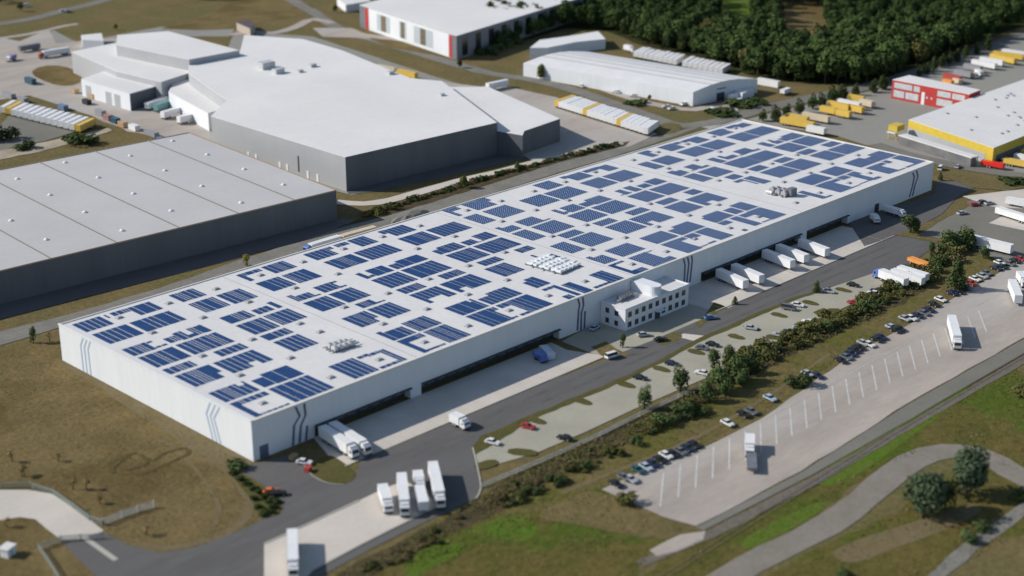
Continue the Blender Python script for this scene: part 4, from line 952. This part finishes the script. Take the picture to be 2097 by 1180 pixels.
for a,b,mt,l in (((1600,240),(1668,252),yelp,'yellow trailer, nearest the far corner of the white hall'),((1654,257),(1690,264),white_paint,'white box trailer at the end of the nearest yellow trailer'),((1612,233),(1655,241),yelp,'yellow trailer behind the nearest one, beside dark trees'),((1645,230),(1698,240),tanp,'beige trailer behind the nearest yellow trailers'),((1681,217),(1712,223),yelp,'yellow trailer, leftmost of the middle cluster in the yard'),((1698,207),(1740,216),yelp,'yellow trailer in the middle of the second cluster'),((1714,224),(1742,230),yelp,'short yellow trailer at the front of the middle cluster'),((1718,203),(1762,212),white_paint,'white-topped trailer in the middle yellow cluster'),((1738,214),(1768,221),yelp,'yellow trailer, front right of the middle cluster'),((1738,194),(1770,199),yelp,'yellow trailer, farthest of the middle cluster'),((1762,203),(1788,209),tanp,'beige-yellow trailer, rightmost of the middle cluster'),((1992,122),(2040,131),white_paint,'white trailer, leftmost of the far row at the right edge'),((2008,117),(2055,125),white_paint,'second white trailer of the far row at the right edge'),((2030,110),(2080,121),yelp,'yellow trailer, front of the far row at the right edge'),((2035,105),(2096,113),yelp,'yellow trailer, behind in the far row at the right edge'),((2053,101),(2110,109),white_paint,'white trailer, farthest in the row at the right edge'),((1976,130),(2010,137),greyp,'grey trailer in the far yard left of the white ones'),((1935,150),(1968,158),redp,'dark red trailer in the far yard behind the red building'),((1955,142),(1990,149),greyp,'grey trailer behind the dark red one in the far yard')):
    rig('trailer',l,'trailer',a,b,3.8,mt,None,g,L=max(7,(at(*b,3.8)-at(*a,3.8)).length))
rig('box','white truck in the far yard right of the red building','truck',(2000,142),(2015,148),3,L=6); rig('box','yellow and white truck in the far yard behind the red building','truck',(1986,147),(2003,152),3,yelp,L=6)
rig('container','orange container behind the red building','container',(1932,162),(1950,166),2.6,orp,L=6); rig('container','small brown container behind the red building','container',(1955,160),(1967,164),2.8,tanp,L=5)
g='trailers at the yellow hall'
rig('trailer','bright red trailer at the corner of the yellow hall','trailer',(2010,341),(2048,348),2.8,paint('bright_red_paint',(.75,.03,.02)),None,g,L=10,zr=0)
rig('trailer','yellow trailer right of the bright red one by the yellow hall','trailer',(2056,338),(2092,345),3.2,yelp,None,g,L=10,zr=0); rig('trailer','white trailer at the right edge beside the yellow hall','trailer',(2078,330),(2125,340),3.4,white_paint,None,g,L=13,zr=0); rig('trailer','yellow trailer at the right edge below the yellow hall wall','trailer',(2092,320),(2130,327),3.0,yelp,None,g,L=12,zr=0)
p=at(2054,335,0); put_car('white',p.x,p.y,R(20),'white van between the red and yellow trailers',None,'van')
p=at(1926,344,1); put_car('white',p.x,p.y,R(20),'white van on the grass past the far corner of the white hall',None,'van'); p=at(1962,340,1); put_car('silver',p.x,p.y,R(10),'silver car at the verge past the far corner',None)
# depot top left
g='trailers in the far left depot'
for i in range(14):
    u=i/13; a=at(30,206,4).lerp(at(190,243,4),u); b=at(0,222,4).lerp(at(150,262,4),u); d=b-a
    r=thing('semi_trailer','%s trailer, %s from the left in the depot row'%('yellow' if i in (1,13) else 'white',ORD[i+1]),'trailer',(a.x,a.y,.2),math.atan2(d.y,d.x),g); trailer_parts(r,14,4,yelp if i in (1,13) else white_paint,2.6)
cb=paint('blue_container_paint',(.15,.21,.34)); cg=paint('green_container_paint',(.16,.32,.32)); cdk=paint('petrol_container_paint',(.03,.09,.14)); cr=paint('dull_red_container_paint',(.36,.19,.17)); co=paint('orange_container_paint',(.48,.32,.18))
for px,py,mt,l,L,h in ((128,215,cb,'blue container beside the depot trailers',6,2.6),(205,226,greyp,'grey container, first of the coloured line in the depot',6,2.6),(221,236,cr,'dull red container in the coloured line in the depot',5,2.6),(236,242,cdk,'petrol blue container in the coloured line in the depot',5,2.6),(251,250,co,'orange container in the coloured line in the depot',5,2.6),(273,256,white_paint,'white container at the end of the coloured line',6,2.6),(305,268,greyp,'grey container near the roof edge of the grey hall',9,2.2),(330,283,cb,'pale blue container touching the grey hall',5,1.5),(190,192,co,'orange container beside the workshop',5,2.6),(178,205,chas,'black container in front of the workshop',5,2.4),(155,183,co,'orange container left of the workshop',4,2.4),(60,160,cdk,'dark container on the dry bed in the depot',8,3),(15,190,greyp,'grey container at the left picture edge in the depot',9,2.6),(45,200,greyp,'dark grey container near the left edge of the depot',7,2.4)):
    rig('container',l,'container',(px-6,py-2),(px+6,py+2),h,mt,None,'containers in the depot',L=L)
rig('lorry','white lorry with a red cab in the far left depot','lorry',(140,97),(48,112),4,white_paint,redp,L=19); rig('trailer','dark trailer behind the lorry in the far left depot','trailer',(80,89),(45,95),3.6,metal_d,None,None,L=13); rig('box','violet-blue truck at the left edge of the depot','truck',(30,112),(15,117),3,paint('violet_paint',(.22,.18,.42)),L=7)
for a,b,mt,l in (((300,212),(355,192),white_paint,'white trailer beside the dark end wall of the workshop'),((318,216),(372,197),cg,'green-blue tarpaulin trailer among white ones by the workshop'),((332,230),(395,212),white_paint,'white trailer in front of the green-blue one'),((365,240),(428,224),white_paint,'front white trailer against the largest pale hall'),((378,232),(430,214),white_paint,'white trailer behind the front one against the pale hall')):
    rig('trailer',l,'trailer',a,b,4,mt,None,'trailers beside the workshop',L=16)
for a,b,l in (((772,133),(808,140),'white and yellow trailer behind the roof of the largest hall'),((815,142),(852,150),'second yellow-edged trailer behind the roof of the largest hall')): rig('trailer',l,'trailer',a,b,4,yelp if 'second' in l else tanp,None,None,L=14)
rig('trailer','white trailer on the yard corner behind the largest hall','trailer',(998,172),(1040,163),4,None,None,None,L=14)
rig('box','white truck at the road bend beyond the largest hall','truck',(600,84),(622,78),3.6,L=8)
for i,(px,py) in enumerate(((1190,176),(1262,188),(1298,196),(1365,218),(1376,222),(1400,213))):
    p=at(px,py,.8); put_car('white',p.x,p.y,R(80+i*20),'white car, %s from the left along the front of the curved hall'%ORD[i+1],'cars along the curved hall')
crate('debris_heap','white heap of sheeting by the dark shrubs near the curved hall gable',1510,207,white_paint,3.2,1.6,1.6,.4)
crate('debris_heap','smaller white heap of sheeting left of the larger heap',1457,224,white_paint,2.0,1.2,1.2,.2)
# ---------------------------------------------------------------- trees and shrubs
def leafm(n,c1,c2,c3): return M(n,c1,c2,.35,.9,.1,fine=.25,fscale=1.2,rnd=.22,c3=c3,scale3=.22,lo=.4,hi=.6)
leaf_dark=leafm('dark_foliage',(.040,.062,.020),(.062,.085,.028),(.030,.048,.018))
leaf_wood=leafm('wood_foliage',(.050,.085,.024),(.078,.110,.034),(.040,.068,.022))
leaf_green=leafm('green_foliage',(.068,.100,.036),(.095,.122,.044),(.055,.082,.032))
leaf_olive=leafm('olive_foliage',(.095,.100,.032),(.130,.120,.042),(.078,.092,.026))
leaf_brown=leafm('brown_foliage',(.125,.095,.050),(.15,.115,.055),(.085,.078,.036))
leaf_blue=leafm('grey_green_foliage',(.058,.088,.048),(.080,.110,.060),(.045,.070,.040))
leaf_yel=leafm('yellow_foliage',(.26,.22,.04),(.20,.20,.04),(.14,.16,.03))
bark=M('bark',(.075,.055,.04),(.05,.04,.03),1.5,.95)
def crown(seed,shape,rx,h,z0,n,s,lobes=8):
    """leaf clumps spread through a lobed volume"""
    r=random.Random(seed); mb=MB(); lb=[]
    for i in range(lobes):
        a=r.uniform(0,6.283); t=r.random()
        if shape=='cone': z=z0+h*(t**1.3)*.85; rr=rx*(1-.8*(z-z0)/h); q=rr*.45
        elif shape=='column': z=z0+h*t*.8+h*.1; rr=rx*(1-.35*abs(t-.4)); q=rr*.3
        elif shape=='low': z=z0+h*t*.6; rr=rx*.6; q=rx*.75*math.sqrt(r.random())
        else: z=z0+h*(.2+.6*t); rr=rx*r.uniform(.42,.62); q=rx*.62*math.sqrt(r.random())*(1-.5*abs(t-.4))
        lb.append((q*math.cos(a),q*math.sin(a),z,rr*(.75 if shape in('cone','column') else 1)*r.uniform(.8,1.1), h/(2.6 if shape!='cone' else 4)*r.uniform(.8,1.15)))
    for k in range(n):
        cx,cy,cz,rr,hh=lb[k%lobes]
        u=r.uniform(-.75,1); a=r.uniform(0,6.283); w_=math.sqrt(max(0,1-u*u)); d=Vector((w_*math.cos(a),w_*math.sin(a),u)); f=r.uniform(.72,1.06)
        p=Vector((cx+d.x*rr*f,cy+d.y*rr*f,cz+d.z*hh*f)); 
        if p.z<.1: p.z=.1+r.random()*.4
        nn=(d+Vector((r.gauss(0,.55),r.gauss(0,.55),r.gauss(.25,.45)))).normalized(); a1=nn.orthogonal().normalized(); a2=nn.cross(a1); ang=r.uniform(0,6.283)
        e1=(a1*math.cos(ang)+a2*math.sin(ang))*s*r.uniform(.6,1.3); e2=nn.cross(e1).normalized()*s*r.uniform(.5,1.1)
        mb.face([p-e1*.5-e2*.3,p+e1*.1-e2*.5,p+e1*.55,p+e1*.1+e2*.5,p-e1*.45+e2*.35])
    return mb
def trunk(h,r0,n=3,seed=0,spread=1.0):
    r=random.Random(seed); mb=MB(); mb.cyl((0,0,-.1),(0,0,1),r0,h,7,0,r0*.5)
    for i in range(n):
        a=r.uniform(0,6.283); z=h*r.uniform(.45,.8); mb.cyl((0,0,z),(math.cos(a)*spread,math.sin(a)*spread,1.0),r0*.45,h*.5,5,0,r0*.12)
    return mb
PT={}
def proto(key,shape,rx,h,n,s,lm,tr=1.0,lobes=9,vars_=2,z0=None):
    L=[]
    for v in range(vars_):
        z=tr if z0 is None else z0
        L.append([('trunk',trunk(z+h*.55,.06*rx+.09,3,v+3,.6).mesh('trunk',bark),None),('crown',crown(hash(key)%997 if False else sum(map(ord,key))+v*31,shape,rx,h,z,n,s,lobes).mesh('crown',lm),None)])
    PT[key]=L
proto('wood','round',4.8,9.5,950,1.15,leaf_wood,3.0,12,4)
proto('wood_dark','round',4.3,11,850,1.15,leaf_dark,3.0,12,3)
proto('olive','round',4.2,8.0,750,1.1,leaf_olive,2.5,10,2)
proto('column','column',1.55,5.6,700,.42,leaf_green,.9,8,3)
proto('roadside','column',2.3,6.4,700,.6,leaf_dark,.8,8,3)
proto('shrub','low',2.1,2.6,420,.55,leaf_olive,.2,7,3)
proto('shrub_green','low',2.6,3.2,500,.6,leaf_green,.2,7,3)
proto('shrub_brown','low',2.0,2.2,380,.5,leaf_brown,.2,7,2)
proto('round_green','round',3.2,5.5,1000,.62,leaf_green,.8,11,3)
proto('willow','round',4.6,9.0,1900,.75,leaf_blue,1.2,14,2)
proto('cone','cone',3.6,9.5,1700,.6,leaf_green,.6,16,2)
proto('hedge','low',1.6,1.7,300,.5,leaf_dark,.1,6,2)
proto('yellow','column',1.2,3.6,300,.4,leaf_yel,.8,6,1)
leaf_tan=leafm('tan_foliage',(.36,.25,.11),(.32,.23,.10),(.26,.20,.08))
proto('sapling','column',1.25,2.3,80,.40,leaf_tan,1.2,4,2)
def plant_at(key,label,px,py,h=None,group=None,cat='tree',name=None,wx=None,wscale=1.0,z=0.05):
    p=at(px,py,0) if wx is None else Vector((*wx,0)); L=PT[key]; me=L[random.randrange(len(L))]; base={'wood':12.5,'wood_dark':14,'olive':10.5,'column':6.5,'roadside':7.2,'shrub':2.8,'shrub_green':3.4,'shrub_brown':2.4,'round_green':6.3,'willow':10.2,'cone':10.1,'hedge':1.8,'yellow':4.4,'sapling':3.6}[key]
    s=(h/base if h else 1)*random.uniform(.93,1.07)
    return place(me,name or ('shrub' if cat=='shrub' else 'tree'),label,cat,(p.x,p.y,z),random.uniform(0,6.28),group,(s*wscale,s*wscale,s))
# lone trees
for px,py,h,k,l in ((1320,838,7.4,'column','slim dark green tree, first from the left on the parking edge'),(1393,803,7.6,'column','pointed slim tree, second from the left on the parking edge'),(1462,762,7.0,'column','slim green tree, third from the left on the parking edge'),(1491,752,6.5,'column','slim tree, fourth from the left on the parking edge, against the shrubs'),
 (68,703,5.2,'column','small dark tree by the service road at the left corner of the hall'),(1275,712,4.4,'column','small slim tree on the planted bed before the office'),(1672,600,4.2,'cone','small pointed conifer between road and parking area'),(1505,624,3.0,'cone','small conifer by the road right of the office'),(505,545,4.5,'yellow','small yellow tree behind the back wall of the hall'),
 (1956,594,10.5,'cone','tall conical tree beside the long row of cars'),(1864,478,7.2,'round_green','round tree on the grass corner right of the far dock apron'),(1948,512,8,'round_green','broad green tree, left of the long white trailer in the east yard'),(1977,510,8.5,'round_green','upright green tree touching the long white trailer in the east yard'),(2014,530,4.6,'round_green','round dark tree in front of the long white trailer'),(1907,529,5.6,'column','slim tree at the end of the asphalt by the orange machine'),(1926,529,5.0,'column','second slim tree by the orange machine'),
 (1891,1056,11.5,'willow','broad grey-green tree, left of two by the curved gravel path'),(1977,1016,11.5,'willow','taller grey-green tree, right of two by the curved gravel path'),(1935,1042,7.5,'olive','olive bushy tree squeezed between the two grey-green trees by the path'),(949,386,5.5,'olive','small olive tree beside the pale footpath behind the hall'),(1059,349,3.2,'olive','very small tree beside the pale footpath'),(1107,163,7.5,'olive','round olive tree at the left end of the curved white hall'),(1330,205,2.5,'olive','low dark bush on the verge before the curved hall'),(1925,370,3.6,'cone','small dark conifer on the verge past the far hall corner'),(941,140,4.5,'olive','small tree at the road bend behind the largest hall'),(42,24,6.0,'olive','small tree at the road in the far top left corner'),(237,62,3.5,'olive','single bush in the brown field at the far left'),(686,25,4.5,'olive','dark bush at the road junction at the top')):
    plant_at(k,l,px,py,h,wscale=1.4 if 'parking edge' in l else 1.1)
for px,py,h,k,l,ws in ((775,438,3.6,'shrub','olive bush at the left end of the hedge behind the hall',1),(806,430,2.6,'shrub','smaller olive bush right of the first one behind the hall',1),(1285,1033,3.6,'shrub','single dark bush at the near left corner of the trailer lot',1),(487,960,3.4,'shrub_green','green bush touching the near corner of the hall',1.2),(1637,790,4.2,'shrub_green','green bush beside the pale cars on the lot edge',1.1),(1985,1108,2.8,'shrub_green','dark green bush beside the field track',1.3),(2010,1085,2.6,'shrub_green','bush behind another beside the field track',1.4),(1725,1178,2.4,'shrub_green','dark bush at the bottom edge left of the field track',1.2),(2090,1020,3,'shrub_green','dark bush at the right edge by the gravel path',1.4),(2092,812,3.5,'shrub','small dark bush in the meadow at the right edge',1.2),(170,292,5.2,'shrub_green','long dark bush on the sandy bank at the far left',2.0),(52,305,4,'shrub_green','low dark bush on the sandy bank',1.6),(4,288,7,'shrub_green','dark bush at the left picture edge by the asphalt court',1.2),(1478,235,3.6,'hedge','low dark shrub heap, left of two at the road by the curved hall',2.4),(1512,219,3.6,'hedge','dark shrub heap in front of the white sheeting',2.6),(1550,212,3.6,'hedge','dark shrub heap, right of the white sheeting',2.2),(1303,213,3,'hedge','low dark shrub on the verge left of the white cars',2.2),(2075,375,3,'hedge','dark shrub at the tip of the grass verge by the right edge',2.2)):
    plant_at(k,l,px,py,h,None,'shrub',None,None,ws)
# trees along the yellow yard
for i,(px,py,h) in enumerate(((1562,249,5.2),(1588,249,6.6),(1611,240,5.6),(1636,232,6.4),(1664,224,7.2),(1682,218,6.6),(1705,210,8.2),(1724,205,7.8),(1752,196,5.6),(1788,190,6.4),(1808,184,8.0))):
    plant_at('roadside','dark rounded tree, %s from the left along the yellow trailer yard'%ORD[i+1],px,py,h,'trees along the yellow trailer yard',wscale=1.35)
for i,(px,py,h) in enumerate(((1882,158,6),(1897,152,6.5),(1912,147,7),(1928,140,7),(1944,134,7.4),(1960,128,7),(1976,120,7),(2000,112,6.5),(2022,104,8.5))):
    plant_at('roadside','small tree, %s from the left in the line below the wood'%ORD[i+1],px,py,h,'trees in the line below the wood')
# saplings whose shadows stripe the lawn
for i,(px,py) in enumerate(((25,946),(50,975),(120,945),(150,1003),(178,1004),(205,1032),(14,1080),(300,1097),(45,977),(102,700))):
    plant_at('sapling','thin young tree with sparse leaves on the brown lawn',px,py,3.6,'young trees on the lawn','sapling','sapling')
# clipped shrubs of the planted bed
for i,(px,py) in enumerate(((478,972),(493,985),(508,994),(520,1003),(531,1012),(541,1022),(552,1030),(561,1040),(556,1050),(543,1050),(530,1040),(520,1025),(566,1030),(540,1058))):
    plant_at('hedge','low green shrub in the bed beside the near corner drive',px,py,1.4,'shrubs in the bed by the near corner','shrub')
# hedge behind the hall
rr=random.Random(11)
for i in range(44):
    u=i/43; x=162+u*150; y=143.5+3*math.sin(u*3)-u*3.0+rr.uniform(-.7,.7)
    plant_at('hedge' if i%3 else 'shrub_brown','low dark shrub in the long hedge behind the hall',0,0,rr.uniform(1.5,2.4),'shrubs of the long hedge behind the hall','shrub',None,(x,y),1.25)
def inside(p,poly):
    c=False; n=len(poly)
    for i in range(n):
        a,b=poly[i],poly[(i+1)%n]
        if (a[1]>p[1])!=(b[1]>p[1]) and p[0]<(b[0]-a[0])*(p[1]-a[1])/(b[1]-a[1])+a[0]: c=not c
    return c

def scatter(name,label,cat,polys,n,s,hmax,mats,seed):
    r=random.Random(seed); mb=MB()
    for q,k in zip(polys,[n]*len(polys)):
        P=[(p.x,p.y) for p in pts(q)]; x0,x1=min(p[0] for p in P),max(p[0] for p in P); y0,y1=min(p[1] for p in P),max(p[1] for p in P); c=0; t=0
        A=(x1-x0)*(y1-y0); m=int(k*A)
        for _ in range(m):
            p=(r.uniform(x0,x1),r.uniform(y0,y1))
            if not inside(p,P): continue
            v=math.sin(p[0]*.21+1.3*math.sin(p[1]*.17))+math.sin(p[1]*.33+p[0]*.05)
            if r.random()>.55+.3*v: continue
            a=r.uniform(0,6.28); z=.12+r.random()**2*hmax*(.7+.3*v); w=s*r.uniform(.5,1.3); tl=r.uniform(-.5,.5)*w; e=Vector((math.cos(a),math.sin(a),r.uniform(-.4,.4)))*w; f=Vector((-math.sin(a),math.cos(a),r.uniform(-.5,.5)))*w*.7
            b=Vector((p[0],p[1],z)); mb.face([b-e*.5,b-f*.5,b+e*.5,b+f*.45],r.randrange(len(mats)))
    o=mb.build(name,mats); tag(o,label,cat,None,'stuff'); return o
OD='690,1176 885,1077 1060,972 1230,895 1400,812 1540,742 1650,693 1720,655 1800,612 1905,562 1915,580 1800,645 1650,712 1540,772 1400,850 1290,905 1150,975 1040,1035 880,1118 760,1180'
scatter('undergrowth','tangled olive and brown undergrowth filling the ditch and the strip by the parking','undergrowth',[OD,OD],2.2,.75,1.5,[leaf_olive,leaf_brown,leaf_olive,strip_g],5)
tan=leafm('dry_tuft',(.19,.145,.065),(.15,.12,.055),(.125,.115,.045)); grn=leafm('green_tuft',(.10,.11,.028),(.12,.105,.036),(.085,.105,.022))
scatter('grass_tufts','dry tufts of grass all over the brown lawn at the left','grass',['0,735 123,745 519,960 475,985 525,1050 430,1110 330,1124 215,1085 118,1015 0,995'],1.6,.42,.16,[tan,lawn],6)
scatter('meadow_tufts','rough green and brown tufts over the meadow at lower right','grass',['1400,1110 1700,995 1900,860 2120,730 2120,990 1950,903 1780,965 1600,1095 1440,1215','760,1180 985,1035 1150,950 1330,1065 1400,1095 1230,1220','1500,1230 1760,1085 1960,960 2120,1010 2120,1080 1850,1220','1150,1030 1235,1000 1560,850 1720,740 1900,635 1720,700 1560,800 1300,930'],.9,.6,.35,[tan,grn,meadow],7)
scatter('fresh_tufts','bright green tufts in the patch at bottom centre','grass',['1000,1068 1050,1050 1085,1062 1105,1088 1080,1110 1030,1105 985,1100 960,1085','820,1160 880,1118 960,1120 930,1145 840,1190'],3,.6,.5,[bright],9)
# overgrown strip beside the parking area
big=((1357,868,4.5,'shrub_green'),(1340,880,3,'shrub'),(1397,850,5.2,'shrub_green'),(1412,838,4.4,'shrub'),(1447,822,6.2,'round_green'),(1474,800,7.2,'round_green'),(1505,780,7.6,'round_green'),(1485,810,5.5,'round_green'),(1528,765,6,'round_green'),(1520,790,5,'round_green'))
for i,(px,py,h,k) in enumerate(big):
    plant_at(k,'bushy green tree, %s from the left in the overgrown strip'%ORD[i+1],px,py,h,'bushy trees of the overgrown strip')
for i in range(105):
    u=rr.random()**.8; x=128+u*130; y=-51-rr.random()*9+u*2.5
    if x<140 and rr.random()<.5: continue
    k=('shrub','shrub','shrub_green','shrub')[rr.randrange(4)]
    plant_at(k,'dense low shrub in the overgrown strip beside the parking area',0,0,rr.uniform(1.8,4.0),'shrubs of the overgrown strip','shrub',None,(x,y))
for i in range(34):
    px=rr.uniform(1850,1968); py=545-(px-1850)*.25+rr.uniform(-12,28)
    if px<1900 and py<550: continue
    k=('shrub','shrub_green','shrub_brown')[rr.randrange(3)]
    plant_at(k,'dense shrub on the bank between the asphalt and the lot',px,py,rr.uniform(2.2,4.2),'shrubs on the bank by the lot','shrub')
def along(line,u):
    n=len(line)-1; k=min(int(u*n),n-1); f=u*n-k; return (line[k][0]*(1-f)+line[k+1][0]*f,line[k][1]*(1-f)+line[k+1][1]*f)
DL=((690,1190),(790,1136),(890,1088),(987,1030),(1060,990),(1150,948),(1230,910),(1310,872),(1400,828),(1470,790))
for i in range(64):
    u=rr.random(); px,py=along(DL,u); py+=rr.random()**1.3*34; k=('shrub_brown','shrub','shrub_brown','hedge')[rr.randrange(4)]
    plant_at(k,'low brown shrub along the ditch below the truck yard and parking',px,py,rr.uniform(.8,1.7),'shrubs along the ditch','shrub')
for i in range(30):
    px,py=along(DL,.35+.6*rr.random()); py+=22+rr.random()*26
    plant_at(('shrub','shrub_green')[i%2],'bright green shrub at the lower edge of the ditch',px,py,rr.uniform(1.2,2.6),'green shrubs in the ditch','shrub')
EDGE=[(at(x,y).x,at(x,y).y) for x,y in ((1010,104),(1080,82),(1160,58),(1235,62),(1310,92),(1400,112),(1490,140),(1560,162),(1640,170),(1700,172),(1780,172),(1840,152),(1900,128),(1990,92),(2110,48))]
poly=EDGE+[(1050,190),(1100,420),(640,520),(480,400)]
CL=[[(at(x,y).x,at(x,y).y) for x,y in q] for q in (((1592,104),(1595,12),(1690,12),(1706,104)),((1465,72),(1465,-10),(1545,-10),(1545,72)))]
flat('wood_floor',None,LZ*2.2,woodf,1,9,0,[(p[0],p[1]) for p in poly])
rw=random.Random(21); sp=[]; tries=0
while tries<60000 and len(sp)<900:
    tries+=1; p=(rw.uniform(380,1080),rw.uniform(80,520))
    if not inside(p,poly) or any(inside(p,c) for c in CL): continue
    dm=5.9 if (Vector((*p,0))-CAM).length<1000 else 8
    if any((p[0]-q[0])**2+(p[1]-q[1])**2<dm*dm for q in sp): continue
    v=Vector((*p,6))-CAM; x=1048.5+F*v.dot(RT)/v.dot(DIR); y=590-F*v.dot(UPV)/v.dot(DIR)
    if not(-20<x<2140 and y>-25): continue
    sp.append(p)
sp.sort(key=lambda p:(Vector((*p,0))-CAM).length)
rest=sp[270:]
for i,p in enumerate(sp[:270]):
    edge=p[0]<470 and p[1]>200
    k='wood' if rw.random()<.68 else ('wood_dark' if rw.random()<.94 else 'olive')
    plant_at(k,'dark leafy tree of the wood behind the white curved hall',0,0,rw.uniform(7,11) if edge else rw.uniform(9.5,15.5),'trees of the wood','tree',None,p,1.22)
mb=MB()
srcs=[L[1][1] for kk in ('wood','wood_dark') for L in PT[kk]]
for p in rest:
    me=srcs[rw.randrange(len(srcs))]; s=rw.uniform(.85,1.2); a=rw.uniform(0,6.28); ca,sa=math.cos(a)*s,math.sin(a)*s; k0=len(mb.v)
    mb.v+=[(p[0]+v.co.x*ca-v.co.y*sa,p[1]+v.co.x*sa+v.co.y*ca,v.co.z*s) for v in me.vertices]; mb.f+=[tuple(k0+j for j in f.vertices) for f in me.polygons]; mb.mi+=[0]*len(me.polygons)
o=mb.build('far_wood',leaf_wood); tag(o,'dark mass of tree crowns in the far part of the wood','wood',None,'stuff')
# tree line at the far top left of the field
for i,(px,py) in enumerate(((395,-2),(415,0),(440,1),(462,0))): plant_at('wood_dark','dark tree at the top picture edge behind the brown field',px,py,9,'dark trees at the top edge')
for i,(px,py) in enumerate(((985,112),(1003,106),(1022,104),(1040,96),(1058,90),(1012,112))): plant_at('shrub_green','bush, %s from the left at the corner of the wood by the road'%ORD[i+1],px,py,5,'bushes at the corner of the wood','shrub')
for i,(px,py) in enumerate(((10,5),(-5,0),(0,8))): plant_at('wood_dark','dark tree at the extreme top left corner',px,py,8,'dark trees at the top left corner')
